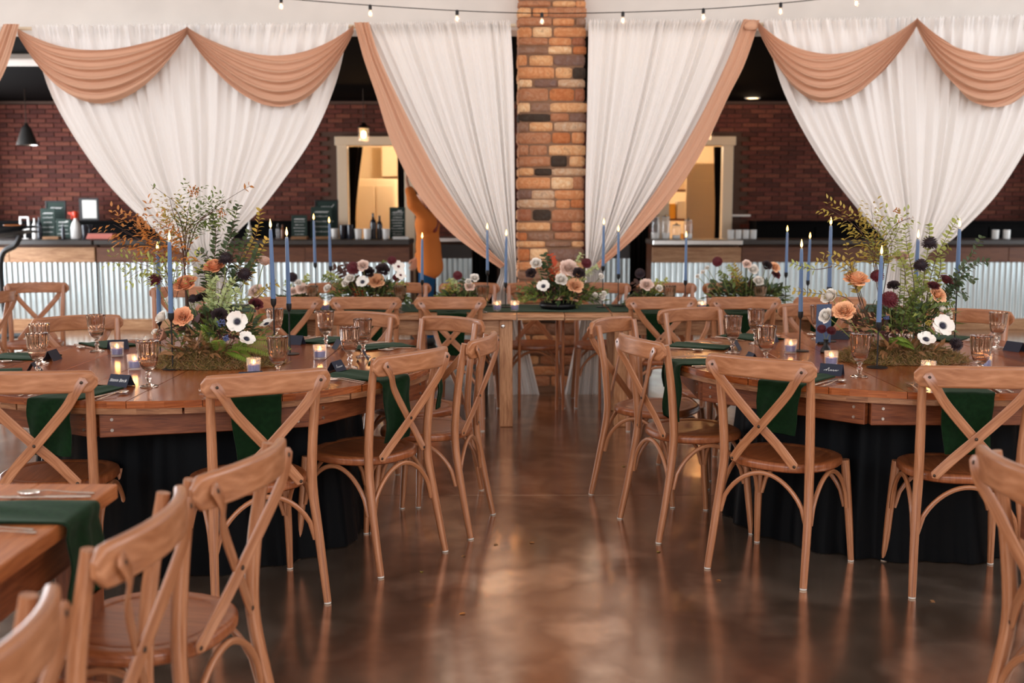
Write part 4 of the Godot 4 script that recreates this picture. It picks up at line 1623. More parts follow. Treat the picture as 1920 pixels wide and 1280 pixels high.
func make_pendants() -> void:
	var p := at(51, 272, 13.9)
	var o := thing("pendant_lamp", "metal cone pendant lamp hanging before the brick on the left", "pendant lamp", p)
	var c := MB.new()
	c.lathe([Vector2(0.128, 0.0), Vector2(0.125, 0.012), Vector2(0.06, 0.20), Vector2(0.03, 0.235), Vector2(0.018, 0.262), Vector2(0.001, 0.265)], 24)
	c.lathe([Vector2(0.001, 0.25), Vector2(0.055, 0.195), Vector2(0.121, 0.012), Vector2(0.128, 0.0)], 24)
	part(c, "shade", M.steel, o)
	var k := MB.new()
	k.tube([Vector3(0, 0.26, 0), Vector3(0, 2.9 - p.y, 0)], [0.006], 6)
	part(k, "cord", M.screw_metal, o)
	var bl := MB.new()
	bl.lathe([Vector2(0.001, 0.03), Vector2(0.02, 0.04), Vector2(0.03, 0.06), Vector2(0.02, 0.09), Vector2(0.001, 0.1)], 12)
	part(bl, "bulb", M.white_plastic, o)
	for q in [[682, 264, "lit glass lantern pendant left of the column", 13.9], [1325, 262, "lit glass lantern pendant right of the column", 13.9]]:
		var w := at(q[0], q[1], q[3])
		var l := thing("lantern_pendant", q[2], "pendant lamp", w, 0.0, "lantern pendants")
		var g := MB.new()
		g.lathe([Vector2(0.062, 0.0), Vector2(0.066, 0.005), Vector2(0.066, 0.15), Vector2(0.06, 0.156)], 16)
		part(g, "glass", M.clear_glass, l)
		var b := MB.new()
		b.lathe([Vector2(0.001, 0.03), Vector2(0.026, 0.04), Vector2(0.034, 0.07), Vector2(0.026, 0.11), Vector2(0.001, 0.125)], 12)
		part(b, "bulb", M.bulb_glow, l)
		lamp(l, Vector3(0, 0.075, 0), 0.35, c8(255, 190, 120), 0.03)
		var cp := MB.new()
		cp.lathe([Vector2(0.075, 0.156), Vector2(0.09, 0.166), Vector2(0.03, 0.19), Vector2(0.02, 0.22), Vector2(0.001, 0.222)], 16)
		part(cp, "cap", M.screw_metal, l)
		var cd := MB.new()
		cd.tube([Vector3(0, 0.22, 0), Vector3(0, 2.9 - w.y, 0)], [0.006], 6)
		part(cd, "cord", M.screw_metal, l)
	# recessed ceiling light
	var r := on(1411, 183, 2.9)
	var rl := thing("ceiling_light", "small round recessed light in the dark ceiling on the right", "ceiling light", Vector3(r.x, 2.9, r.z))
	var rim := MB.new()
	rim.lathe([Vector2(0.08, -0.012), Vector2(0.1, -0.012), Vector2(0.105, 0.0), Vector2(0.08, 0.0)], 20)
	part(rim, "trim_ring", M.white_plastic, rl)
	var lens_ := MB.new()
	lens_.lathe([Vector2(0.001, -0.006), Vector2(0.08, -0.006), Vector2(0.08, -0.001)], 20)
	part(lens_, "lamp_lens", M.bulb_glow, rl)
	lamp(rl, Vector3(0, -0.03, 0), 0.05, c8(255, 214, 170), 0.05)
	# steel strip on the brick
	var s := MB.new()
	var sp := at(1389, 404, 15.44)
	s.box(Vector3(sp.x, sp.y, -15.46), Vector3(0.27, 0.03, 0.06), 0.006)
	var so := part(s, "wall_shelf_edge", M.white_plastic)
	tag(so, "short white ledge on the brick right of the kitchen opening", "shelf")


func make_kitchen() -> void:
	# tall cabinet, fridge and shelf seen through the opening
	var f := thing("glass_door_fridge", "tall cabinet with bright glass doors seen through the left opening", "fridge", Vector3(at(706, 420, 17.4).x, 0, -17.6))
	var b := MB.new()
	b.box(Vector3(0, 0.95, 0), Vector3(0.62, 1.9, 0.55), 0.008)
	part(b, "body", M.cream_wall, f)
	for s in [-1, 1]:
		var d := MB.new()
		d.box(Vector3(s * 0.15, 1.0, 0.285), Vector3(0.27, 1.6, 0.02), 0.004)
		var dd := part(d, "door", M.white_trim, f)
		var h := MB.new()
		h.box(Vector3(s * 0.03, 1.0, 0.31), Vector3(0.015, 0.5, 0.02), 0.003)
		part(h, "handle", M.black_plastic, dd)
	var c := thing("wall_cupboard", "white wall cupboard above a brown recess in the kitchen", "cupboard", Vector3(at(745, 330, 18.2).x, 1.95, -18.32))
	var cb := MB.new()
	cb.box(Vector3(0, 0.25, 0), Vector3(0.5, 0.5, 0.34), 0.006)
	part(cb, "body", M.white_trim, c)
	for s in [-1, 1]:
		var d := MB.new()
		d.box(Vector3(s * 0.122, 0.25, 0.175), Vector3(0.236, 0.48, 0.018), 0.003)
		part(d, "door", M.white_trim, c)
	var p := thing("storage_cabinet", "brown cabinet under the white cupboard in the kitchen", "cabinet", Vector3(at(748, 400, 18.2).x, 0, -18.25))
	var pb := MB.new()
	pb.box(Vector3(0, 0.9, 0), Vector3(0.36, 1.8, 0.45), 0.006)
	part(pb, "body", M.pale_wood, p)
	var pd := MB.new()
	pd.box(Vector3(0.03, 0.92, 0.235), Vector3(0.26, 1.7, 0.018), 0.003)
	part(pd, "door", M.bar_wood, p)
	# shelf with boxes on the right
	var x := at(1282, 380, 17.2).x
	var sh := thing("kitchen_shelf", "dark shelf unit holding bright boxes in the right opening", "shelf", Vector3(x, 0, -17.2))
	var sb := MB.new()
	for y in [0.3, 0.85, 1.28, 1.72]:
		sb.box(Vector3(0, y, 0), Vector3(0.7, 0.03, 0.4), 0.003)
	for s in [-1, 1]:
		for t in [-1, 1]:
			sb.box(Vector3(s * 0.33, 0.87, t * 0.18), Vector3(0.03, 1.74, 0.03), 0.003)
	part(sb, "rack", M.bar_wood, sh)
	for q in [[0.17, 1.295, 0.26, 0.2, "red_box", "pink-red box on the kitchen shelf"], [-0.05, 1.295, 0.14, 0.26, "white_plastic", "white box beside the pink-red box on the shelf"], [-0.22, 1.295, 0.15, 0.22, "yellow_box", "yellow box at the left of the kitchen shelf"], [0.0, 1.735, 0.5, 0.26, "white_trim", "cream crate on top of the kitchen shelf"], [0.12, 0.865, 0.3, 0.2, "yellow_box", "yellow carton on the lower kitchen shelf"]]:
		var o := thing("shelf_box", q[5], "box", Vector3(x + q[0], q[1] + 0.0005, -17.18))
		var bb := MB.new()
		bb.box(Vector3(0, q[3] / 2, 0), Vector3(q[2], q[3], 0.24), 0.004)
		part(bb, "carton", M[q[4]], o)
		var ld := MB.new()
		ld.box(Vector3(0, q[3] + 0.002, 0), Vector3(q[2] * 0.94, 0.004, 0.22), 0.001)
		part(ld, "lid", M[q[4]], o)
	var dr := thing("panel_door", "cream panel door standing open in the right opening", "door", Vector3(at(1320, 380, 16.4).x, 0.004, -16.5))
	var db := MB.new()
	db.box(Vector3(0, 1.05, 0), Vector3(0.5, 2.1, 0.04), 0.004)
	part(db, "leaf", M.white_trim, dr)
	for y in [0.55, 1.5]:
		var pn := MB.new()
		pn.box(Vector3(0, y, 0.024), Vector3(0.34, 0.7, 0.012), 0.005)
		part(pn, "panel", M.white_trim, dr)
	var kb := MB.new()
	kb.tube([Vector3(-0.2, 1.0, 0.02), Vector3(-0.2, 1.0, 0.07)], [0.02], 10)
	part(kb, "knob", M.steel, dr)
	# ceiling lights of the kitchen
	for q in [-1.4, 0.4, 2.1]:
		var o := thing("kitchen_light", "flat round ceiling light in the kitchen, %s" % {-1.4: "left one", 0.4: "behind the column", 2.1: "right one"}[q], "ceiling light", Vector3(q, 2.65, -17.0), 0.0, "kitchen ceiling lights")
		var lb := MB.new()
		lb.lathe([Vector2(0.001, -0.05), Vector2(0.13, -0.045), Vector2(0.16, -0.02), Vector2(0.16, 0.0)], 20)
		part(lb, "lamp_shade", M.bulb_glow, o)
		lamp(o, Vector3(0, -0.1, 0), 2.6, c8(255, 224, 184), 0.12)


# ---------------------------------------------------------------- person
func smin(a: float, b: float, k: float) -> float:
	var h := clampf(0.5 + 0.5 * (b - a) / k, 0.0, 1.0)
	return lerpf(b, a, h) - k * h * (1.0 - h)


# bones: [from, to, radius, radius]; one continuous surface
func skin_bones(b: MB, bones: Array, cell: float, k: float) -> void:
	var lo := Vector3.ONE * 1e9
	var hi := -lo
	for q in bones:
		var m := Vector3.ONE * (maxf(q[2], q[3]) + cell * 3)
		lo = lo.min(q[0] - m).min(q[1] - m)
		hi = hi.max(q[0] + m).max(q[1] + m)
	var n := Vector3i(((hi - lo) / cell).ceil()) + Vector3i.ONE
	var f := PackedFloat32Array()
	f.resize(n.x * n.y * n.z)
	f.fill(1.0)
	var sy := n.x
	var sz := n.x * n.y
	for q in bones:
		var pa: Vector3 = q[0]
		var ba: Vector3 = q[1] - q[0]
		var l2 := maxf(ba.length_squared(), 1e-8)
		var m := Vector3.ONE * (maxf(q[2], q[3]) + k + cell * 2)
		var i0 := Vector3i(((q[0].min(q[1]) - m - lo) / cell).floor()).clamp(Vector3i.ZERO, n - Vector3i.ONE)
		var i1 := Vector3i(((q[0].max(q[1]) + m - lo) / cell).ceil()).clamp(Vector3i.ZERO, n - Vector3i.ONE)
		for z in range(i0.z, i1.z + 1):
			for y in range(i0.y, i1.y + 1):
				for x in range(i0.x, i1.x + 1):
					var p := lo + Vector3(x, y, z) * cell - pa
					var t := clampf(p.dot(ba) / l2, 0.0, 1.0)
					var d: float = (p - ba * t).length() - lerpf(q[2], q[3], t)
					var i := x + y * sy + z * sz
					f[i] = smin(f[i], d, k)
	var at_cell := {}
	for z in n.z - 1:
		for y in n.y - 1:
			for x in n.x - 1:
				var i := x + y * sy + z * sz
				var c := [f[i], f[i + 1], f[i + sy], f[i + sy + 1], f[i + sz], f[i + sz + 1], f[i + sz + sy], f[i + sz + sy + 1]]
				var neg := 0
				for w in c:
					if w < 0.0:
						neg += 1
				if neg == 0 or neg == 8:
					continue
				var s := Vector3.ZERO
				var cnt := 0
				for e in [[0, 1], [2, 3], [4, 5], [6, 7], [0, 2], [1, 3], [4, 6], [5, 7], [0, 4], [1, 5], [2, 6], [3, 7]]:
					var d0: float = c[e[0]]
					var d1: float = c[e[1]]
					if (d0 < 0.0) != (d1 < 0.0):
						var t := d0 / (d0 - d1)
						var a := Vector3(e[0] & 1, (e[0] >> 1) & 1, e[0] >> 2)
						var bb := Vector3(e[1] & 1, (e[1] >> 1) & 1, e[1] >> 2)
						s += a.lerp(bb, t)
						cnt += 1
				at_cell[i] = b.vert(lo + (Vector3(x, y, z) + s / cnt) * cell)
	var st := [1, sy, sz]
	for i in at_cell:
		for ax in 3:
			var u: int = st[(ax + 1) % 3]
			var w: int = st[(ax + 2) % 3]
			# edge from corner i along ax is shared by the cells i, i-u, i-w, i-u-w
			var d0 := f[i]
			var d1 := f[i + st[ax]]
			if (d0 < 0.0) == (d1 < 0.0) or not (at_cell.has(i - u) and at_cell.has(i - w) and at_cell.has(i - u - w)):
				continue
			var a: int = at_cell[i - u - w]
			var e: int = at_cell[i - w]
			var c: int = at_cell[i]
			var g: int = at_cell[i - u]
			if d0 < 0.0:
				b.tri(a, c, e)
				b.tri(a, g, c)
			else:
				b.tri(a, e, c)
				b.tri(a, c, g)


func hand_bones(wrist: Vector3, dir: Vector3, side: Vector3) -> Array:
	var o := []
	var palm := wrist + dir * 0.085
	for i in 4:
		var off := side * (0.03 - 0.02 * i)
		o.append([wrist + dir * 0.01 + off * 0.6, palm + off, 0.015, 0.0115])
		var ln: float = [0.068, 0.078, 0.072, 0.056][i]
		var bend := dir.cross(side).normalized()
		var k1 := palm + off + dir * ln * 0.5 + bend * 0.006
		o.append([palm + off, k1, 0.0095, 0.0085])
		o.append([k1, k1 + dir * ln * 0.42 + bend * 0.02, 0.0085, 0.007])
	var th := wrist + dir * 0.03 + side * 0.03
	o.append([th, th + dir * 0.035 + side * 0.028, 0.013, 0.0105])
	o.append([th + dir * 0.035 + side * 0.028, th + dir * 0.068 + side * 0.034, 0.010, 0.008])
	return o


func make_person() -> void:
	var o := thing("person", "person in an orange coat and jeans reaching up by the bar", "person", Vector3(-0.90, 0, -11.95))
	var V := func(x: float, y: float, z: float) -> Vector3: return Vector3(x, y, z)
	# looks to the left (-x); the near arm is raised
	var b := MB.new()
	var sh_n: Vector3 = V.call(0.0, 1.36, 0.16)
	var el_n: Vector3 = V.call(-0.12, 1.50, 0.22)
	var wr_n: Vector3 = V.call(-0.17, 1.66, 0.20)
	var sh_f: Vector3 = V.call(0.0, 1.36, -0.16)
	var el_f: Vector3 = V.call(-0.02, 1.10, -0.22)
	var wr_f: Vector3 = V.call(-0.12, 0.92, -0.22)
	var bones := [
		[V.call(0.01, 0.95, 0.06), V.call(0.01, 0.95, -0.06), 0.11, 0.11], [V.call(0.01, 0.98, 0), V.call(0.0, 1.25, 0), 0.11, 0.125],
		[V.call(0.0, 1.27, 0.07), V.call(0.0, 1.27, -0.07), 0.1, 0.1], [sh_n, sh_f, 0.055, 0.055], [V.call(0.0, 1.38, 0), V.call(-0.015, 1.48, 0), 0.052, 0.048],
		[V.call(-0.01, 1.60, 0), V.call(0.015, 1.60, 0), 0.088, 0.086], [V.call(-0.035, 1.54, 0), V.call(-0.045, 1.515, 0), 0.062, 0.048], [V.call(-0.1, 1.585, 0), V.call(-0.117, 1.562, 0), 0.011, 0.013],
		[V.call(0.0, 1.57, 0.085), V.call(0.004, 1.595, 0.088), 0.014, 0.016], [V.call(0.0, 1.57, -0.085), V.call(0.004, 1.595, -0.088), 0.014, 0.016],
		[sh_n, el_n, 0.05, 0.042], [el_n, wr_n, 0.04, 0.028], [sh_f, el_f, 0.05, 0.042], [el_f, wr_f, 0.04, 0.028],
	]
	for s in [1.0, -1.0]:
		bones.append([V.call(0.01, 0.92, 0.085 * s), V.call(-0.02, 0.5, 0.09 * s), 0.085, 0.058])
		bones.append([V.call(-0.02, 0.5, 0.09 * s), V.call(0.02, 0.09, 0.09 * s), 0.055, 0.04])
		bones.append([V.call(0.03, 0.045, 0.09 * s), V.call(-0.13, 0.035, 0.1 * s), 0.042, 0.034])
	skin_bones(b, bones, 0.016, 0.035)
	skin_bones(b, hand_bones(wr_n, V.call(-0.25, 0.95, -0.05).normalized(), V.call(0.0, 0.05, 1.0).normalized()), 0.005, 0.008)
	skin_bones(b, hand_bones(wr_f, V.call(-0.45, -0.88, 0.0).normalized(), V.call(-0.8, 0.45, 0.3).normalized()), 0.005, 0.008)
	part(b, "body", M.skin, o)
	var c := MB.new()
	var cb := [
		[V.call(0.0, 1.30, 0.09), V.call(0.0, 1.30, -0.09), 0.115, 0.115], [V.call(0.0, 1.28, 0), V.call(0.01, 1.05, 0), 0.125, 0.12], [V.call(0.01, 1.05, 0.05), V.call(0.03, 0.84, 0.07), 0.12, 0.135],
		[V.call(0.01, 1.05, -0.05), V.call(0.03, 0.84, -0.07), 0.12, 0.135], [sh_n, el_n, 0.075, 0.062], [el_n, el_n.lerp(wr_n, 0.85), 0.06, 0.05], [sh_f, el_f, 0.075, 0.062], [el_f, el_f.lerp(wr_f, 0.85), 0.06, 0.05],
		[V.call(-0.06, 1.40, 0.07), V.call(-0.06, 1.40, -0.07), 0.045, 0.045], [V.call(0.05, 1.43, 0.05), V.call(0.05, 1.43, -0.05), 0.05, 0.05],
	]
	skin_bones(c, cb, 0.017, 0.05)
	part(c, "coat", M.orange_coat, o)
	for s in [1.0, -1.0]:
		var j := MB.new()
		skin_bones(j, [[V.call(0.01, 0.95, 0.075 * s), V.call(-0.02, 0.5, 0.09 * s), 0.1, 0.072], [V.call(-0.02, 0.5, 0.09 * s), V.call(0.02, 0.12, 0.09 * s), 0.07, 0.06]], 0.016, 0.03)
		part(j, "trouser_leg", M.jeans, o)
		var sh := MB.new()
		skin_bones(sh, [[V.call(0.035, 0.055, 0.09 * s), V.call(-0.14, 0.045, 0.1 * s), 0.052, 0.043], [V.call(0.03, 0.05, 0.09 * s), V.call(0.025, 0.1, 0.09 * s), 0.05, 0.048]], 0.014, 0.02)
		part(sh, "shoe", M.black_plastic, o)
	var h := MB.new()
	skin_bones(h, [[V.call(0.01, 1.635, 0), V.call(0.03, 1.62, 0), 0.092, 0.095], [V.call(0.06, 1.58, 0), V.call(0.09, 1.36, 0.0), 0.085, 0.07], [V.call(0.09, 1.40, 0.03), V.call(0.07, 1.24, 0.10), 0.06, 0.045], [V.call(0.03, 1.56, 0.075), V.call(0.02, 1.28, 0.14), 0.035, 0.035]], 0.014, 0.03)
	part(h, "hair", M.red_hair, o)
	for s in [1.0, -1.0]:
		var e := MB.new()
		e.xf.origin = V.call(-0.088, 1.602, 0.034 * s)
		e.lathe([Vector2(0.001, -0.01), Vector2(0.008, -0.006), Vector2(0.011, 0.0), Vector2(0.008, 0.006), Vector2(0.001, 0.01)], 8)
		part(e, "eye", M.anemone_eye, o)
	var mo := MB.new()
	mo.box(V.call(-0.0935, 1.532, 0.0), V.call(0.012, 0.008, 0.042), 0.003)
	part(mo, "mouth", M.red_box, o)
# ---------------------------------------------------------------- table settings
var protos := {}


func seat_frame(edge: Vector2, inward: Vector2) -> Transform3D:
	var f := Vector3(inward.x, 0, -inward.y).normalized()
	return Transform3D(Basis(Vector3.UP, facing(f)), Vector3(edge.x, TT, -edge.y))


func napkin_mesh(sd: float, hang: float, inner: float) -> MB:
	var b := MB.new()
	var path := []
	var nrm := []
	for i in 9:
		path.append(Vector3(0, 0.007, -inner + inner * i / 8.0))
		nrm.append(Vector3.UP)
	for i in range(1, 5):
		var a := PI / 2 * i / 4.0
		path.append(Vector3(0, 0.007 - 0.018 + 0.018 * cos(a), 0.004 + 0.018 * sin(a)))
		nrm.append(Vector3(0, cos(a), sin(a)))
	for i in range(1, 9):
		path.append(Vector3(0, -0.011 - hang * i / 8.0, 0.022 + 0.006 * sin(i * 0.9 + sd)))
		nrm.append(Vector3.BACK)
	var rows := []
	for i in path.size():
		var down := clampf((i - 10) / 10.0, 0.0, 1.0)
		var half := 0.098 - 0.012 * down
		var top := []
		var low := []
		for j in 15:
			var s := lerpf(-1, 1, j / 14.0)
			var rip: float = (0.0022 + 0.009 * down) * sin(s * 4.3 + sd + 0.25 * i) + 0.0016 * sin(i * 0.7 + s * 6.0 + sd)
			var p: Vector3 = path[i] + Vector3(s * half + 0.006 * sin(i * 0.3 + sd), 0, 0) + nrm[i] * maxf(rip, -0.002)
			top.append(p)
			low.append(p - nrm[i] * 0.0055)
		low.reverse()
		rows.append(top + low)
	b.grid(rows, true, true, 2.0, 1.0)
	b.cap(rows[0], false)
	b.cap(rows[-1], true)
	return b


func make_fork() -> Node3D:
	var o := thing("fork", "silver fork", "fork")
	var h := MB.new()
	var path := [Vector3(0, 0.003, 0.095), Vector3(0, 0.004, 0.08), Vector3(0, 0.007, 0.03), Vector3(0, 0.011, -0.02), Vector3(0, 0.008, -0.045)]
	h.sweep(spline(path, 4), Vector3.UP, [round_rect(0.011, 0.003, 0.0014, 1), round_rect(0.011, 0.003, 0.0014, 1), round_rect(0.012, 0.003, 0.0014, 1), round_rect(0.012, 0.003, 0.0014, 1), round_rect(0.01, 0.003, 0.0014, 1), round_rect(0.008, 0.003, 0.0014, 1), round_rect(0.006, 0.003, 0.0014, 1), round_rect(0.005, 0.003, 0.0014, 1), round_rect(0.005, 0.003, 0.0014, 1), round_rect(0.005, 0.003, 0.0014, 1), round_rect(0.006, 0.003, 0.0014, 1), round_rect(0.006, 0.003, 0.0014, 1), round_rect(0.008, 0.003, 0.0014, 1), round_rect(0.014, 0.0025, 0.0012, 1), round_rect(0.02, 0.0025, 0.0012, 1), round_rect(0.023, 0.002, 0.0009, 1), round_rect(0.023, 0.002, 0.0009, 1)])
	part(h, "handle", M.silver, o)
	for k in 4:
		var t := MB.new()
		var x := -0.0087 + 0.0058 * k
		t.tube([Vector3(x, 0.0085, -0.043), Vector3(x, 0.0065, -0.06), Vector3(x, 0.006, -0.075), Vector3(x, 0.009, -0.092)], [0.0016, 0.0016, 0.0014, 0.0008], 5)
		part(t, "tine", M.silver, o)
	return o


func make_knife() -> Node3D:
	var o := thing("knife", "silver knife", "knife")
	var h := MB.new()
	h.sweep([Vector3(0, 0.0035, 0.11), Vector3(0, 0.004, 0.1), Vector3(0, 0.004, 0.05), Vector3(0, 0.004, 0.0)], Vector3.UP, [round_rect(0.008, 0.004, 0.0018, 1), round_rect(0.014, 0.006, 0.0025, 1), round_rect(0.013, 0.006, 0.0025, 1), round_rect(0.009, 0.005, 0.002, 1)])
	part(h, "handle", M.silver, o)
	var bl := MB.new()
	bl.sweep([Vector3(0, 0.004, 0.0), Vector3(0, 0.004, -0.03), Vector3(0.001, 0.004, -0.08), Vector3(0.003, 0.004, -0.105), Vector3(0.006, 0.004, -0.115)], Vector3.UP, [round_rect(0.009, 0.002, 0.0008, 1), round_rect(0.018, 0.0018, 0.0007, 1), round_rect(0.019, 0.0016, 0.0007, 1), round_rect(0.014, 0.0014, 0.0006, 1), round_rect(0.004, 0.001, 0.0004, 1)])
	part(bl, "blade", M.silver, o)
	return o


func make_spoon() -> Node3D:
	var o := thing("spoon", "silver spoon", "spoon")
	var h := MB.new()
	h.sweep(spline([Vector3(0, 0.003, 0.09), Vector3(0, 0.006, 0.03), Vector3(0, 0.011, -0.02), Vector3(0, 0.009, -0.045)], 3), Vector3.UP, [round_rect(0.012, 0.003, 0.0014, 1), round_rect(0.012, 0.003, 0.0014, 1), round_rect(0.01, 0.003, 0.0014, 1), round_rect(0.008, 0.003, 0.0014, 1), round_rect(0.006, 0.003, 0.0014, 1), round_rect(0.005, 0.003, 0.0014, 1)])
	part(h, "handle", M.silver, o)
	var b := MB.new()
	var top := []
	var low := []
	for j in 5:
		var r := j / 4.0
		var ra := []
		var rb := []
		for k in 16:
			var a := TAU * k / 16
			var y := 0.0095 - 0.007 * (1 - r * r)
			ra.append(Vector3(cos(a) * 0.0195 * r, y, -0.067 + sin(a) * 0.028 * r))
			rb.append(Vector3(cos(a) * 0.02 * r, y - 0.0014, -0.067 + sin(a) * 0.0285 * r))
		top.append(ra)
		low.append(rb)
	b.grid(top, false, true)
	b.grid(low, true, true)
	b.grid([top[4], low[4]], false, true)
	part(b, "bowl", M.silver, o)
	return o


func make_goblet() -> Node3D:
	var o := thing("goblet", "smoky brown cut-glass goblet", "goblet")
	var bowl := MB.new()
	var pr := []
	for p in [[0.004, 0.060], [0.012, 0.064], [0.022, 0.072], [0.0290, 0.082], [0.0335, 0.093], [0.0362, 0.104], [0.0380, 0.116], [0.0392, 0.130], [0.0402, 0.145], [0.0412, 0.160], [0.0425, 0.172], [0.0440, 0.180], [0.0425, 0.1805], [0.0395, 0.172], [0.0380, 0.155], [0.0368, 0.135], [0.0350, 0.112], [0.0300, 0.090], [0.020, 0.078], [0.0005, 0.074]]:
		pr.append(Vector2(p[0], p[1]))
	# outside cut into flat facets: diamonds below, tall flutes above
	var outer := pr.slice(0, 12)
	var rows := []
	for i in outer.size():
		var row := []
		var low: bool = outer[i].y < 0.128
		for k in 28:
			var a := TAU * (k + (0.5 if low and i % 2 else 0.0)) / 28.0
			var rr: float = outer[i].x * (1.0 + (0.05 if k % 2 else -0.02) * (0.0 if low else 1.0) * clampf((0.181 - outer[i].y) / 0.006, 0.2, 1.0)) * (1.03 if low and i % 2 else 1.0)
			row.append(Vector3(cos(a) * rr, outer[i].y, sin(a) * rr))
		rows.append(row)
	for i in rows.size() - 1:
		for k in 28:
			var k2 := (k + 1) % 28
			var q := [rows[i][k], rows[i + 1][k], rows[i + 1][k2], rows[i][k2]]
			bowl.face([q[0], q[1], q[2]])
			bowl.face([q[0], q[2], q[3]])
	var inner := pr.slice(11)
	bowl.lathe(inner, 28)
	part(bowl, "bowl", M.smoke_glass, o)
	var st := MB.new()
	var ps := []
	for p in [[0.0005, 0.0], [0.034, 0.0], [0.0350, 0.003], [0.030, 0.006], [0.012, 0.010], [0.007, 0.015], [0.0062, 0.022], [0.0105, 0.030], [0.0115, 0.036], [0.0070, 0.044], [0.0065, 0.050], [0.0120, 0.056], [0.010, 0.0595], [0.0005, 0.0597]]:
		ps.append(Vector2(p[0], p[1]))
	st.lathe(ps, 24, func(a: float, y: float) -> float: return 1.0 + (0.08 * cos(a * 8.0) if y > 0.01 else 0.02 * cos(a * 12.0)))
	part(st, "foot", M.smoke_glass, o)
	return o


func tent_card(label: String, xf: Transform3D, text: String, sd: int, blue := false) -> void:
	var o := thing("place_card", label, "place card", xf.origin, 0.0, "dark place cards")
	o.basis = xf.basis
	var m: Material = M.card_blue if blue else M.card_navy
	for s in [1.0, -1.0]:
		var b := MB.new()
		b.xf = Transform3D(Basis(Vector3.UP, 0.0 if s > 0 else PI), Vector3.ZERO) * Transform3D(Basis(Vector3.RIGHT, -0.52), Vector3(0, 0.0005, 0.027))
		b.box(Vector3(0, 0.0265, 0), Vector3(0.095, 0.053, 0.0008), 0.0)
		var leaf := part(b, "card_leaf", m, o)
		if s > 0:
			if text != "":
				var t := TextMesh.new()
				var f := SystemFont.new()
				f.font_names = PackedStringArray(["Droid Serif"])
				f.font_italic = true
				t.font = f
				t.text = text
				t.font_size = 20
				t.pixel_size = 0.0008
				t.depth = 0.0004
				var tm := part(t, "lettering", M.white_ink, leaf)
				tm.transform = b.xf * Transform3D(Basis(Vector3(1, 0, 0), Vector3(0.3, 1, 0), Vector3(0, 0, 1)), Vector3(0, 0.028, 0.0008))
			else:
				var sc := part(scribble(0.055, 0.016, 0.0012, sd), "lettering", M.white_ink, leaf)
				sc.transform = b.xf * Transform3D(Basis.IDENTITY, Vector3(0, 0.028, 0.0008))


func put(kind: String, xf: Transform3D, x: float, z: float, turn: float, label: String, group: String) -> void:
	var w := xf * Vector3(x, 0.0006, z)
	var yaw := xf.basis.get_euler().y + turn
	if not protos.has(kind):
		var makers := {"fork": make_fork, "knife": make_knife, "spoon": make_spoon, "goblet": make_goblet}
		var o: Node3D = makers[kind].call()
		protos[kind] = o
		o.position = w
		o.rotation.y = yaw
		tag(o, label, "", group)
	else:
		copy(protos[kind], w, yaw, label, group)


func setting(edge: Vector2, inward: Vector2, words: String, text: String, n: int, goblet := true, card := true) -> void:
	var xf := seat_frame(edge, inward)
	var nk := part(napkin_mesh(n * 1.3, 0.19 + 0.05 * ((n * 7) % 3) / 2.0, 0.29), "napkin", M.green_velvet)
	nk.transform = xf
	tag(nk, "green velvet napkin hanging at the " + words, "napkin", "green velvet napkins")
	var g := "silver flatware"
	put("fork", xf, -0.135, -0.13, rf(-0.06, 0.06), "inner silver fork at the " + words, g)
	put("fork", xf, -0.165, -0.115, rf(-0.06, 0.06), "outer silver fork at the " + words, g)
	put("knife", xf, 0.135, -0.125, rf(-0.06, 0.06), "silver knife at the " + words, g)
	put("spoon", xf, 0.17, -0.11, rf(-0.06, 0.06), "silver spoon at the " + words, g)
	if goblet:
		put("goblet", xf, 0.17, -0.35, n * 0.7, "smoky cut-glass goblet at the " + words, "smoky goblets")
	if card:
		tent_card("dark place card with white script at the " + words, xf * Transform3D(Basis(Vector3.UP, rf(-0.25, 0.25)), Vector3(0.055, 0.0, -0.335)), text, n)


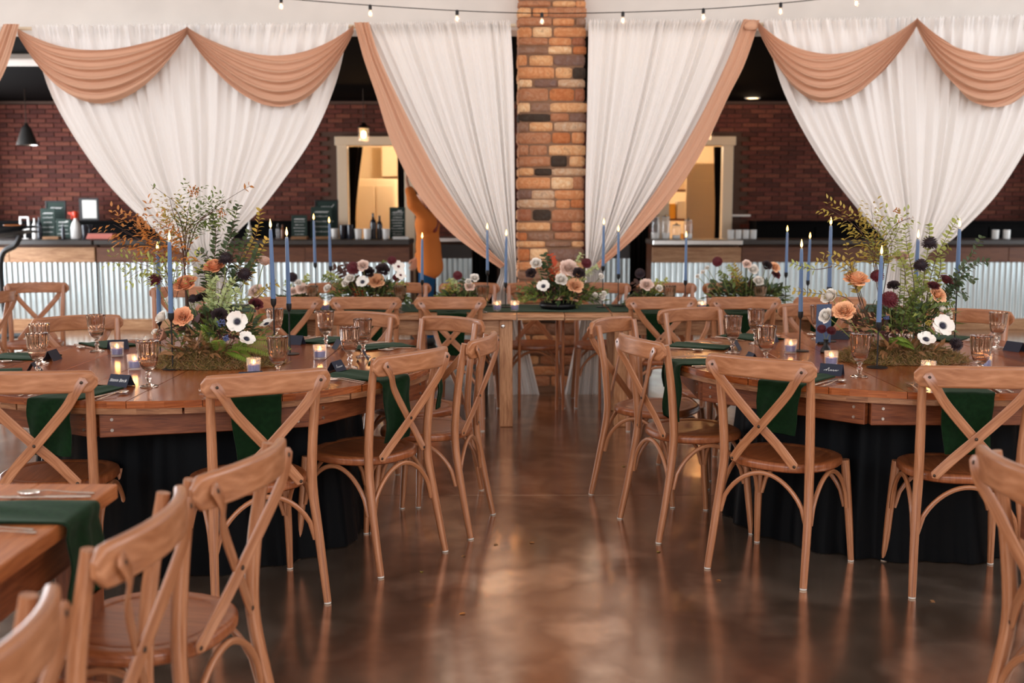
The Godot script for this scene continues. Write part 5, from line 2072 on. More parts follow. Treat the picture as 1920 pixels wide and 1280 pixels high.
func make_settings() -> void:
	var n := 0
	var extra_l := [[Vector2(-2.58, 4.52), "left round table's outer left seat"], [Vector2(-2.68, 5.25), "left round table's far left seat"]]
	for s in SEATS_L + extra_l:
		var d: Vector2 = (s[0] - LC).normalized()
		setting(LC + d * RAD, -d, s[1], "Steve Beck" if n == 0 else "", n)
		n += 1
	var extra_r := [[Vector2(2.60, 4.34), "right round table's outer right seat"], [Vector2(3.02, 5.5), "right round table's far right seat"]]
	for s in SEATS_R + extra_r:
		var d: Vector2 = (s[0] - RC).normalized()
		setting(RC + d * RAD, -d, s[1], "", n)
		n += 1
	setting(Vector2(-1.0, 2.50), Vector2(-1, 0), "lower left foreground table", "", n, false, false)
	setting(Vector2(1.26, 2.42), Vector2(1, 0), "lower right foreground table", "", n + 1, false, false)
	# dark cloths at the near seats of the head table
	for q in [[-1.44, "fourth"], [-0.95, "second"], [-0.40, "first"], [0.97, "first right"], [1.51, "second right"], [2.06, "third right"]]:
		var xf := seat_frame(Vector2(q[0], 7.34), Vector2(0, 1))
		var nk := part(napkin_mesh(q[0] * 3.0, 0.26, 0.12), "napkin", M.green_velvet)
		nk.transform = xf
		tag(nk, "dark green napkin over the head table edge at the %s seat from the aisle" % q[1], "napkin", "dark napkins at the head table")
	for q in [[-2.13, 0.655, "left"], [0.66, 2.73, "right"]]:
		if q[2] == "left":
			q[1] = 0.655
		var b := MB.new()
		var rows := []
		for i in 41:
			var x := lerpf(q[0] + 0.01, q[1] - 0.003, i / 40.0)
			var row := []
			for j in 9:
				row.append(Vector3(x, TT + 0.0045 + 0.002 * sin(x * 9.0 + j), -lerpf(7.47, 8.05, j / 8.0)))
			for j in 9:
				row.append(Vector3(x, TT + 0.0012, -lerpf(8.05, 7.47, j / 8.0)))
			rows.append(row)
		b.grid(rows, true, true)
		tag(part(b, "table_runner", M.green_velvet), "dark green velvet runner along the %s part of the head table" % q[2], "runner", "head table runners")
	# goblets among the head table flowers
	for q in [[585, "left of the left flowers"], [750, "right of the left flowers"], [905, "left of the middle flowers"], [1255, "right of the small right flowers"], [1425, "before the right flowers"]]:
		var p := at(q[0], 560, 7.44)
		copy(protos.goblet, Vector3(p.x, TT + 0.0012, -7.44), 0.3, "smoky goblet on the head table " + q[1], "smoky goblets")
	make_votives()
	make_candles()
	make_table_extras()


func make_votives() -> void:
	var list := [[220, 668, "left table, behind the pair's nearer one"], [253, 693, "left table, nearest the name card"], [476, 700, "left table, before the flowers beside a goblet"], [600, 673, "left table, right of the flowers"],
		[1482, 662, "right table, beside the thin candle foot"], [1558, 686, "right table, left of the near goblet"], [1740, 706, "right table, behind the front chair rail"], [1846, 691, "right table, rightmost one"],
		[610, 583, "head table, left one between chair backs"], [932, 583, "head table, left of the middle flowers"], [965, 584, "head table, close before the middle flowers"], [1316, 583, "head table, between the right chair backs"]]
	var glass := MB.new()
	glass.lathe([Vector2(0.001, 0.0), Vector2(0.026, 0.0), Vector2(0.0285, 0.003), Vector2(0.0315, 0.066), Vector2(0.0295, 0.0665), Vector2(0.0270, 0.010), Vector2(0.001, 0.008)], 20)
	var gm := glass.mesh()
	var wax := MB.new()
	wax.lathe([Vector2(0.001, 0.0095), Vector2(0.0225, 0.0095), Vector2(0.0232, 0.012), Vector2(0.0240, 0.036), Vector2(0.022, 0.038), Vector2(0.004, 0.0365), Vector2(0.001, 0.0365)], 16)
	var wm := wax.mesh()
	for q in list:
		var p := on(q[0], q[1], TT)
		if q[1] < 600:
			p = at(q[0], q[1], 7.52)
		p.y = TT + (0.0005 if q[1] > 600 else 0.007)
		var o := thing("votive_candle", "blue votive candle in a clear glass, " + q[2], "candle", p, 0.0, "blue votive candles")
		var w := part(wm, "wax", M.votive_wax, o)
		flame(w, Vector3(0, 0.0365, 0), 0.55, 0.006)
		part(gm, "glass", M.clear_glass, o)


func flame(parent: Node3D, where: Vector3, s: float, energy: float) -> void:
	if not protos.has("flame_mesh"):
		var f := MB.new()
		f.lathe([Vector2(0.0005, 0.004), Vector2(0.0035, 0.007), Vector2(0.0058, 0.013), Vector2(0.006, 0.018), Vector2(0.0045, 0.027), Vector2(0.002, 0.037), Vector2(0.0004, 0.044)], 10)
		protos.flame_mesh = f.mesh()
		var w := MB.new()
		w.tube([Vector3(0, -0.001, 0), Vector3(0, 0.005, 0), Vector3(0.001, 0.009, 0)], [0.0011], 6)
		protos.wick_mesh = w.mesh()
	var wk := part(protos.wick_mesh, "wick", M.wick, parent)
	wk.position = where
	var fl := part(protos.flame_mesh, "flame", M.flame, parent)
	fl.position = where
	fl.scale = Vector3(s, s, s)
	lamp(parent, where + Vector3(0, 0.018 * s, 0), energy, c8(255, 176, 90), 0.006)


# base on the table at depth d; cup and tip heights from the picture rows vc and vt
func candle(u: float, vc: float, vt: float, d: float, where: String, y0: float) -> void:
	var cup := at(u, vc, d)
	var tip := at(u, vt, d)
	var x := at(u, (vc + vt) / 2, d).x
	var h := cup.y - y0
	var ch := tip.y - cup.y
	var base := Vector3(x, y0, -d)
	var hd := thing("candle_holder", "slim black candle holder " + where, "candle holder", base, 0.0, "slim black candle holders")
	var b := MB.new()
	b.lathe([Vector2(0.0005, 0.0), Vector2(0.044, 0.0), Vector2(0.045, 0.002), Vector2(0.044, 0.004), Vector2(0.006, 0.006), Vector2(0.0005, 0.006)], 24)
	part(b, "base", M.black_metal, hd)
	var s := MB.new()
	s.tube([Vector3(0, 0.005, 0), Vector3(0, h - 0.03, 0)], [0.0036], 8)
	part(s, "stem", M.black_metal, hd)
	var c := MB.new()
	c.lathe([Vector2(0.0005, h - 0.034), Vector2(0.005, h - 0.032), Vector2(0.0125, h - 0.018), Vector2(0.0135, h + 0.006), Vector2(0.0118, h + 0.006), Vector2(0.0105, h - 0.016), Vector2(0.0005, h - 0.018)], 16)
	part(c, "cup", M.black_metal, hd)
	var o := thing("taper_candle", "tall blue taper candle " + where, "candle", base + Vector3(0, h - 0.0155, 0), 0.0, "blue taper candles")
	o.rotation = Vector3(rf(-0.012, 0.012), 0, rf(-0.015, 0.015))
	var w := MB.new()
	var l := ch + 0.0155
	w.lathe([Vector2(0.0005, 0.0), Vector2(0.0100, 0.0), Vector2(0.0104, 0.004), Vector2(0.0108, 0.03), Vector2(0.0098, l * 0.5), Vector2(0.0082, l * 0.93), Vector2(0.0066, l - 0.004), Vector2(0.003, l), Vector2(0.0005, l - 0.001)], 16)
	part(w, "wax", M.blue_wax, o)
	flame(o, Vector3(0, l - 0.001, 0), 1.0, 0.012)


func make_candles() -> void:
	var t := [[318, 589, 452, 692, "left of the left centrepiece, nearer one"], [296, 598, 470, 668, "left of the left centrepiece, half behind another"], [511, 562, 428, 680, "right of the left centrepiece, taller one"], [540, 571, 443, 664, "right of the left centrepiece, shorter one"],
		[1650, 606, 478, 689, "in front of the right centrepiece"], [1503, 586, 465, 658, "left of the blue card on the right table"], [1557, 540, 422, 640, "rising behind the blue card on the right table"], [1797, 532, 427, 668, "right of the right centrepiece"], [1718, 545, 447, 654, "behind the flowers of the right centrepiece"]]
	for q in t:
		var p := on(q[0], q[3], TT)
		candle(q[0], q[1], q[2], -p.z, q[4], TT + 0.0005)
	for q in [[590, 494, 412, "on the head table, first from the left"], [619, 500, 418, "on the head table, second from the left"], [791, 526, 447, "on the head table before the person in orange"], [914, 508, 430, "on the head table left of the column"], [948, 531, 442, "on the head table, nearest left of the column"], [1131, 500, 421, "on the head table right of the column, taller"], [1160, 515, 434, "on the head table right of the column, shorter"], [1286, 527, 445, "on the head table right of the small flowers"], [1475, 512, 434, "on the head table, second from the right"], [1516, 527, 447, "on the head table, rightmost one"]]:
		candle(q[0], q[1], q[2], 7.8 + 0.05 * (int(q[0]) % 3), q[3], TT + 0.0068)


func make_table_extras() -> void:
	# standing blue card
	var p := on(1543, 645, TT)
	var o := thing("table_card", "tall blue card standing on the right table by the white flowers", "card", Vector3(p.x, TT + 0.001, p.z), 0.25)
	var b := MB.new()
	b.box(Vector3(0, 0.105, 0), Vector3(0.085, 0.20, 0.0025), 0.0005)
	part(b, "card", M.card_blue, o)
	var f := MB.new()
	f.box(Vector3(0, 0.006, 0), Vector3(0.06, 0.011, 0.035), 0.003)
	part(f, "holder", M.black_metal, o)
	# bud vase
	var v := on(1548, 661, TT)
	var bv := thing("bud_vase", "small black bud vase with two dark red blooms", "vase", Vector3(v.x, TT + 0.0005, v.z))
	var g := MB.new()
	g.lathe([Vector2(0.0005, 0.0), Vector2(0.024, 0.0), Vector2(0.027, 0.006), Vector2(0.021, 0.022), Vector2(0.011, 0.036), Vector2(0.010, 0.055), Vector2(0.014, 0.064), Vector2(0.012, 0.064), Vector2(0.008, 0.054), Vector2(0.0005, 0.05)], 20)
	part(g, "vase", M.black_metal, bv)
	for q in [[-0.022, 0.115, 0.0], [0.022, 0.108, 0.01]]:
		var s := MB.new()
		s.tube(bez(Vector3(0, 0.05, 0), Vector3(q[0] * 0.3, 0.08, 0), Vector3(q[0], q[1], q[2]), 6), [0.0015], 5)
		part(s, "stem", M.stem_green, bv)
		bloom(bv, "pompon", "petal_wine", Vector3(q[0], q[1], q[2]), Vector3(q[0] * 6, 1, 0.7), 0.024)
	# fallen leaves on the floor
	var lf := MB.new()
	leaf(lf, Vector3.ZERO, Vector3(0, 0.05, -1), Vector3.UP, 0.035, 0.016)
	var lm := lf.mesh()
	var i := 0
	for q in [[790, 1074, "gold curled leaf on the floor before the left chairs"], [874, 1150, "pale leaf on the floor near the aisle middle"], [926, 1020, "dark speck of leaf beside the left chair foot"], [1232, 1036, "brown leaf under the right chair foot"], [1003, 1018, "small leaf in the middle of the aisle"], [1745, 1125, "leaf on the dark floor by the right chair foot"], [1165, 875, "yellow leaf by the legs of the back right chairs"], [1352, 1090, "leaf between the feet of the right front chair"], [872, 1041, "tiny leaf left of the aisle"]]:
		var m := part(lm, "fallen_leaf", M[["leaf_gold", "leaf_rust", "dry_grass"][i % 3]])
		var w := on(q[0], q[1], 0.0)
		m.position = Vector3(w.x, 0.002, w.z)
		m.rotation.y = i * 1.9
		tag(m, q[2], "leaf", "fallen leaves")
		i += 1
# ---------------------------------------------------------------- flowers
func leaf(b: MB, p: Vector3, dir: Vector3, up: Vector3, ln: float, w: float, bend := 0.25) -> void:
	dir = dir.normalized()
	var s := dir.cross(up).normalized()
	var n := s.cross(dir)
	var rows := []
	for q in [[0.0, 0.06], [0.3, 0.9], [0.6, 0.85], [0.85, 0.4], [1.0, 0.02]]:
		var c: Vector3 = p + dir * ln * q[0] - n * ln * bend * q[0] * q[0]
		var e: Vector3 = s * w * 0.5 * q[1]
		var lift: Vector3 = n * w * 0.18 * q[1]
		rows.append([c - e + lift, c, c + e + lift])
	b.grid(rows, false)


func sprig(parent: Node3D, pts: Array, material: String, ln: float, gap: float, opts := {}) -> void:
	# a twig through the points with leaves on both sides
	ln *= 1.3
	gap *= 0.85
	var path := spline(pts, 5)
	var st := MB.new()
	var r0: float = opts.get("r", 0.0022)
	var rad := []
	for i in path.size():
		rad.append(lerpf(r0, 0.0007, float(i) / path.size()))
	st.tube(path, rad, 5)
	var tw := part(st, "branch", M[opts.get("stem", "bark")], parent)
	var b := MB.new()
	b.min_y = TT + 0.009
	var total := 0.0
	var skip: float = opts.get("bare", 0.15)
	var whole := 0.0
	for i in path.size() - 1:
		whole += path[i].distance_to(path[i + 1])
	var next := whole * skip
	var side := 1.0
	for i in path.size() - 1:
		var l: float = path[i].distance_to(path[i + 1])
		while next <= total + l:
			var p: Vector3 = path[i].lerp(path[i + 1], (next - total) / l)
			var t: Vector3 = (path[i + 1] - path[i]).normalized()
			var out := t.cross(Vector3(rf(-0.4, 0.4), rf(-0.4, 0.4), 1)).normalized()
			var k := lerpf(1.0, 0.6, next / whole)
			for s in [1.0, -1.0]:
				if opts.has("pinnate"):
					# a small leaflet spray at every node
					var m := int(opts.pinnate)
					var ax: Vector3 = (t * 0.6 + out * s + Vector3(rf(-0.3, 0.3), rf(-0.2, 0.4), rf(-0.5, 0.5))).normalized()
					for j in m:
						var q: Vector3 = p + ax * ln * 0.8 * (j + 0.6)
						var o2: Vector3 = ax.cross(Vector3(rf(-0.5, 0.5), 1, rf(-0.5, 0.5))).normalized()
						leaf(b, q, ax * 0.7 + o2, Vector3(rf(-0.4, 0.4), 1, rf(-0.2, 0.8)), ln * k, ln * 0.3, 0.25)
						leaf(b, q, ax * 0.7 - o2, Vector3(rf(-0.4, 0.4), 1, rf(-0.2, 0.8)), ln * k, ln * 0.3, 0.25)
					leaf(b, p + ax * ln * 0.8 * (m + 0.4), ax, Vector3(0, 1, 0.5), ln * k, ln * 0.3, 0.25)
				else:
					var dir: Vector3 = (t * 0.75 + out * s + Vector3(rf(-0.25, 0.25), rf(-0.25, 0.25), rf(-0.5, 0.5))).normalized()
					leaf(b, p, dir, Vector3(rf(-0.5, 0.5), 1, rf(-0.2, 1.0)), ln * k * rf(0.8, 1.15), ln * opts.get("fat", 0.42), rf(0.0, 0.35))
			side = -side
			next += gap
		total += l
	if b.v.size():
		var lv := part(b, "leaves", M[material], tw)
		lv.set_meta("kind", "stuff")


func fern(parent: Node3D, a: Vector3, c: Vector3, droop: float, width: float) -> void:
	var path := bez(a, a.lerp(c, 0.5) + Vector3(0, droop, 0), c, 14)
	var st := MB.new()
	st.tube(path, [0.0014, 0.0005], 5)
	var rib := part(st, "fern_stalk", M.stem_green, parent)
	var b := MB.new()
	b.min_y = TT + 0.003
	for i in range(2, path.size()):
		var t: Vector3 = (path[i] - path[i - 1]).normalized()
		var s := t.cross(Vector3(0, 1, 0.6)).normalized()
		for h in 2:
			var f := (i - 1 + h * 0.5) / (path.size() - 1.0)
			var w := width * sin(PI * clampf(0.12 + 0.88 * f, 0, 1)) + 0.004
			var p: Vector3 = path[i - 1].lerp(path[i], h * 0.5)
			for q in [-1.0, 1.0]:
				leaf(b, p, s * q + t * 0.45, Vector3(0, 1, 0.5), w, 0.0058, 0.15)
	var lv := part(b, "fern_leaflets", M.fern, rib)
	lv.set_meta("kind", "stuff")


# petals round the y axis, unit outer radius about 1
func petal(b: MB, th: float, r0: float, y0: float, ln: float, open0: float, open1: float, wide: float, ruff: float, cup := 0.0) -> void:
	var rows := []
	var rho := r0
	var y := y0
	var n := 6
	for j in n + 1:
		var v := float(j) / n
		var ang := lerpf(open0, open1, v * v * 0.6 + v * 0.4)
		if j:
			rho += sin(ang) * ln / n
			y += cos(ang) * ln / n
		var w := wide * pow(sin(PI * clampf(0.14 + 0.66 * v, 0.0, 1.0)), 0.7)
		if j == n:
			w *= 0.72
		var row := []
		for i in 5:
			var u := lerpf(-1, 1, i / 4.0)
			var a := th + u * w / maxf(rho, 0.18)
			var rr := rho + ruff * sin(u * 5.0 + th * 3.0) * v
			var yy := y + cup * u * u * v - (0.05 * wide * u * u if j == n else 0.0)
			row.append(Vector3(cos(a) * rr, yy, sin(a) * rr))
		rows.append(row)
	b.grid(rows, true)


func bloom_mesh(kind: String) -> ArrayMesh:
	var b := MB.new()
	if kind == "rose":
		for k in 52:
			var t := k / 51.0
			petal(b, k * 2.4, lerpf(0.02, 0.34, t), lerpf(0.1, -0.32, t), lerpf(0.46, 0.8, t), lerpf(0.1, 0.62, t), lerpf(0.05, 1.55, t * t), lerpf(0.17, 0.42, t), 0.035)
		b.lathe([Vector2(0.02, -0.2), Vector2(0.2, -0.1), Vector2(0.16, 0.35), Vector2(0.01, 0.42)], 10)
	elif kind == "ranunculus":
		for k in 46:
			var t := k / 45.0
			petal(b, k * 2.4, lerpf(0.02, 0.3, t), lerpf(0.25, -0.35, t), lerpf(0.35, 0.85, t), lerpf(0.2, 0.8, t), lerpf(-0.3, 1.15, t * t), lerpf(0.25, 0.5, t), 0.02)
	elif kind == "anemone":
		for k in 9:
			petal(b, k * TAU / 9.0 + 0.2 * (k % 2), 0.1, -0.04 * (k % 2), 0.92, 1.3, 1.05 + 0.12 * (k % 3), 0.42, 0.02, 0.06)
	elif kind == "pompon":
		for k in 90:
			var t := k / 89.0
			var el := lerpf(0.05, 1.9, sqrt(t))
			petal(b, k * 2.4, 0.5 * sin(el), 0.5 * cos(el) - 0.1, 0.5, el - 0.2, el + 0.35, 0.13, 0.04)
		b.lathe([Vector2(0.01, -0.4), Vector2(0.4, -0.35), Vector2(0.66, -0.05), Vector2(0.58, 0.35), Vector2(0.3, 0.62), Vector2(0.01, 0.72)], 12)
	elif kind == "orchid":
		for k in 5:
			petal(b, k * TAU / 5.0, 0.06, 0.0, 0.95, 1.25, 1.5, 0.4 if k % 2 else 0.55, 0.05, 0.05)
	return b.mesh()


func bloom(parent: Node3D, kind: String, tone: String, where: Vector3, towards: Vector3, r: float) -> void:
	var key := "bloom_" + kind
	if not protos.has(key):
		protos[key] = bloom_mesh(kind)
	var called: String = {"rose": "rose", "ranunculus": "ranunculus", "anemone": "anemone", "pompon": "pompon_flower", "orchid": "orchid"}[kind]
	var o := part(protos[key], called, M[tone], parent)
	var y := towards.normalized()
	var x := y.cross(Vector3(0.31, 0.2, 0.93)).normalized()
	o.transform = Transform3D(Basis(x, y, x.cross(y)).scaled_local(Vector3.ONE * r) * Basis(Vector3.UP, where.x * 37.0), where)
	if kind == "anemone" or kind == "orchid":
		if not protos.has("eye"):
			var e := MB.new()
			e.lathe([Vector2(0.22, -0.02), Vector2(0.27, 0.05), Vector2(0.24, 0.16), Vector2(0.12, 0.24), Vector2(0.001, 0.26)], 12)
			for k in 26:
				var a := TAU * k / 26.0
				e.tube([Vector3(cos(a) * 0.2, 0.04, sin(a) * 0.2), Vector3(cos(a) * 0.36, 0.14, sin(a) * 0.36)], [0.012, 0.02], 4)
			protos.eye = e.mesh()
		var ey := part(protos.eye, "flower_eye", M.anemone_eye if kind == "anemone" else M.petal_wine, o)
		if kind == "orchid":
			ey.scale = Vector3(0.7, 0.7, 0.7)


func moss_mound(parent: Node3D, c: Vector3, rx: float, rz: float, h: float) -> void:
	var nz := FastNoiseLite.new()
	nz.seed = 7
	nz.frequency = 14.0
	var b := MB.new()
	var rows := []
	for j in 13:
		var t := j / 12.0
		var row := []
		for k in 56:
			var a := TAU * k / 56.0
			var e := 1.0 + 0.16 * nz.get_noise_2d(cos(a) * 0.25 + c.x, sin(a) * 0.25)
			var p := Vector3(cos(a) * rx * t * e, 0, sin(a) * rz * t * e)
			p.y = maxf(0.0, h * pow(1.0 - t * t, 0.9) * (1.0 + 0.5 * nz.get_noise_3d(p.x, 3.0 + c.x, p.z)))
			row.append(c + p)
		rows.append(row)
	b.grid(rows, false, true)
	part(b, "moss_mound", M.moss, parent)
	var g := MB.new()
	g.min_y = TT + 0.001
	var g2 := MB.new()
	g2.min_y = TT + 0.001
	for i in 7000:
		var a := rf(0, TAU)
		var t := sqrt(rng.randf())
		var e := 1.0 + 0.16 * nz.get_noise_2d(cos(a) * 0.25 + c.x, sin(a) * 0.25)
		t *= 1.06
		var p := c + Vector3(cos(a) * rx * t * e, h * pow(maxf(0.0, 1.0 - t * t), 0.9) * 0.97, sin(a) * rz * t * e)
		var d := Vector3(rf(-1, 1), rf(0.2, 1.0), rf(-1, 1)).normalized()
		leaf(g2 if i % 5 < 2 else g, p, d, Vector3(rf(-1, 1), 0.3, rf(-1, 1)), rf(0.014, 0.042), 0.003, rf(0.0, 0.6))
	var fz := part(g, "moss_tufts", M.moss_tip, parent)
	fz.set_meta("kind", "stuff")
	var fy := part(g2, "moss_tufts", M.dry_grass, parent)
	fy.set_meta("kind", "stuff")


func foliage(parent: Node3D, c: Vector3, r: Vector3, n: int, ln: float, tone: String) -> void:
	var b := MB.new()
	b.min_y = TT + 0.004
	for i in n:
		var d := Vector3(rng.randfn(), rng.randfn(), rng.randfn()).normalized()
		d.y = absf(d.y) * 0.9 - 0.15
		var p := c + d * r * pow(rng.randf(), 0.45)
		leaf(b, p, (d + Vector3(rf(-0.7, 0.7), rf(-0.3, 0.7), rf(-0.7, 0.7))).normalized(), Vector3(rf(-0.6, 0.6), 1, rf(-0.6, 0.8)), ln * rf(0.7, 1.3), ln * rf(0.3, 0.5), rf(0.0, 0.5))
	var o := part(b, "foliage", M[tone], parent)
	o.set_meta("kind", "stuff")


func stalk(parent: Node3D, a: Vector3, c: Vector3, tone := "stem_green", r := 0.002) -> void:
	var b := MB.new()
	b.tube(bez(a, a.lerp(c, 0.5) + Vector3(rf(-0.01, 0.01), 0.01, rf(-0.01, 0.01)), c, 6), [r], 6)
	part(b, "stem", M[tone], parent)


func lotus_pod(parent: Node3D, p: Vector3, towards: Vector3, r: float) -> void:
	var b := MB.new()
	b.lathe([Vector2(0.001, -0.9), Vector2(0.2, -0.85), Vector2(0.6, -0.4), Vector2(0.95, -0.05), Vector2(1.0, 0.03), Vector2(0.92, 0.1), Vector2(0.001, 0.14)], 20, func(a: float, _y: float) -> float: return 1.0 + 0.04 * cos(a * 9.0))
	var o := part(b, "lotus_pod", M.lotus_pod, parent)
	var y := towards.normalized()
	var x := y.cross(Vector3(0.3, 0.1, 0.95)).normalized()
	o.transform = Transform3D(Basis(x, y, x.cross(y)).scaled_local(Vector3.ONE * r), p)
	var s := MB.new()
	for k in 17:
		var rr := sqrt(k / 17.0) * 0.82
		var a := k * 2.4
		s.xf.origin = Vector3(cos(a) * rr, 0.125, sin(a) * rr)
		s.lathe([Vector2(0.12, -0.05), Vector2(0.13, 0.02), Vector2(0.10, 0.05), Vector2(0.07, 0.0), Vector2(0.001, -0.02)], 8)
	var sd := part(s, "seed_cups", M.bark, o)
	sd.set_meta("kind", "stuff")


func berries(parent: Node3D, c: Vector3, r: float, n: int, size: float, tone: String) -> void:
	var b := MB.new()
	b.min_y = TT + 0.004
	for i in n:
		var d := Vector3(rng.randfn(), rng.randfn(), rng.randfn()).normalized() * r * pow(rng.randf(), 0.4)
		b.xf = Transform3D(Basis.IDENTITY, c + d)
		b.lathe([Vector2(0.0003, -size), Vector2(size * 0.75, -size * 0.6), Vector2(size, 0), Vector2(size * 0.7, size * 0.7), Vector2(0.0003, size)], 7)
	var o := part(b, "berries", M[tone], parent)
	o.set_meta("kind", "stuff")


func blooms_at(parent: Node3D, list: Array, d: float, foot: Vector3, stems := true) -> void:
	# [kind, tone, u, v, radius in pixels, towards, depth offset]
	for q in list:
		var dd: float = d + (q[6] if q.size() > 6 else 0.0)
		var p := at(q[2], q[3], dd)
		bloom(parent, q[0], q[1], p, q[5], q[4] / FPX * dd * (1.12 if q[0] == "rose" else 1.0))
		if stems:
			stalk(parent, foot + Vector3((p.x - foot.x) * 0.45, 0.03, (p.z - foot.z) * 0.5), p - q[5].normalized() * q[4] / FPX * dd * 0.3)


func T(list: Array, d: float) -> Array:
	var o := []
	for q in list:
		o.append(at(q[0], q[1], d + (q[2] if q.size() > 2 else 0.0)))
	return o


func make_centrepieces() -> void:
	var L := thing("flower_centrepiece", "tall flower centrepiece with rust leaves and peach roses on the left table", "flowers")
	var d := 4.98
	var foot := Vector3(at(405, 680, d).x, TT, -d)
	moss_mound(L, foot + Vector3(0, 0.0008, 0), 0.29, 0.2, 0.07)
	foliage(L, foot + Vector3(0.0, 0.13, 0), Vector3(0.22, 0.16, 0.16), 170, 0.05, "leaf_dark")
	foliage(L, foot + Vector3(0.04, 0.12, 0.02), Vector3(0.23, 0.16, 0.17), 140, 0.045, "leaf_mid")
	foliage(L, foot + Vector3(-0.02, 0.15, 0.03), Vector3(0.18, 0.13, 0.13), 90, 0.05, "leaf_wine")
	foliage(L, foot + Vector3(0.05, 0.26, 0.0), Vector3(0.14, 0.13, 0.1), 110, 0.034, "leaf_pale")
	foliage(L, foot + Vector3(-0.05, 0.07, 0.12), Vector3(0.2, 0.07, 0.1), 130, 0.05, "dry_grass")
	# tall dark stem and its airy crown
	stalk(L, at(349, 600, d), at(347, 520, d), "bark", 0.008)
	for q in [[[347, 530], [345, 470], [352, 400], [362, 352]], [[348, 520], [340, 450], [325, 400], [318, 372]], [[347, 500], [360, 430], [400, 395], [418, 372]], [[348, 490], [352, 430], [385, 405], [420, 388]], [[346, 500], [335, 440], [310, 425], [298, 418]], [[350, 480], [370, 420], [390, 410], [402, 408]], [[347, 470], [340, 420], [330, 395], [312, 395]]]:
		sprig(L, T(q, d), "leaf_gold" if q[3][0] < 330 else "leaf_mid", 0.024, 0.026, {"bare": 0.4, "pinnate": 2, "r": 0.003})
	sprig(L, T([[352, 400], [330, 380], [305, 362], [283, 346]], d), "leaf_mid", 0.02, 0.5, {"bare": 0.9, "r": 0.0014})
	sprig(L, T([[375, 410], [410, 385], [440, 365], [470, 348]], d), "leaf_rust", 0.03, 0.03, {"bare": 0.88, "r": 0.0014})
	berries(L, at(364, 358, d), 0.028, 46, 0.0032, "leaf_rust")
	berries(L, at(415, 398, d), 0.022, 30, 0.003, "leaf_rust")
	# rust nandina on the left
	for q in [[[320, 560], [310, 500], [270, 455], [212, 420]], [[322, 560], [312, 480], [285, 430], [268, 400]], [[320, 540], [300, 475], [262, 450], [228, 432]], [[325, 540], [315, 480], [300, 450], [292, 425]], [[322, 550], [330, 500], [342, 470], [320, 455]]]:
		sprig(L, T(q, d - 0.05), "leaf_rust", 0.031, 0.034, {"bare": 0.4, "pinnate": 2, "r": 0.002, "fat": 0.3})
	berries(L, at(262, 415, d - 0.05), 0.035, 50, 0.0032, "leaf_rust")
	for q in [[[325, 560], [300, 510], [250, 492], [205, 487]], [[325, 570], [300, 525], [270, 505], [240, 522]], [[325, 555], [318, 510], [300, 490], [285, 470]], [[330, 560], [345, 510], [362, 495], [372, 486]]]:
		sprig(L, T(q, d - 0.08), "leaf_light", 0.028, 0.028, {"bare": 0.3, "pinnate": 1, "r": 0.0016, "fat": 0.3})
	# dark green boxy branches on the right
	for q in [[[400, 600], [405, 520], [430, 450], [446, 386]], [[395, 590], [398, 520], [405, 450], [400, 402]], [[400, 580], [395, 530], [388, 480], [372, 474]], [[410, 590], [440, 520], [455, 470], [468, 430]], [[405, 580], [425, 510], [440, 460], [432, 415]], [[405, 590], [430, 540], [470, 500], [486, 460]], [[398, 580], [385, 520], [380, 505], [366, 508]]]:
		sprig(L, T(q, d + 0.03), "leaf_dark", 0.034, 0.021, {"bare": 0.35, "r": 0.0028, "fat": 0.5})
	for q in [[[410, 590], [450, 500], [480, 440], [488, 396]], [[410, 590], [465, 520], [490, 470], [500, 450]], [[420, 600], [480, 560], [500, 540], [522, 530]]]:
		sprig(L, T(q, d + 0.08), "leaf_gold", 0.032, 0.022, {"bare": 0.45, "fat": 0.42})
	for q in [[[400, 620], [400, 570], [395, 530], [392, 512]], [[405, 620], [415, 570], [432, 530], [442, 525]], [[400, 620], [390, 560], [400, 530], [410, 520]], [[405, 620], [430, 560], [440, 545], [452, 548]]]:
		sprig(L, T(q, d - 0.06), "leaf_pale", 0.026, 0.014, {"bare": 0.3, "fat": 0.5, "stem": "stem_green"})
	for q in [[[440, 640], [478, 655], [512, 645], [548, 662], 0.02], [[420, 660], [440, 655], [455, 660], [476, 690], 0.02]]:
		fern(L, at(q[0][0], q[0][1], d - 0.12), at(q[3][0], q[3][1] - 6, d - 0.2), 0.05, 0.035)
	fern(L, at(410, 660, d - 0.12), at(376, 608, d - 0.16), 0.02, 0.034)
	fern(L, at(430, 650, d - 0.14), at(520, 672, d - 0.18), 0.05, 0.036)
	fern(L, at(415, 665, d - 0.14), at(405, 640, d - 0.26), 0.05, 0.03)
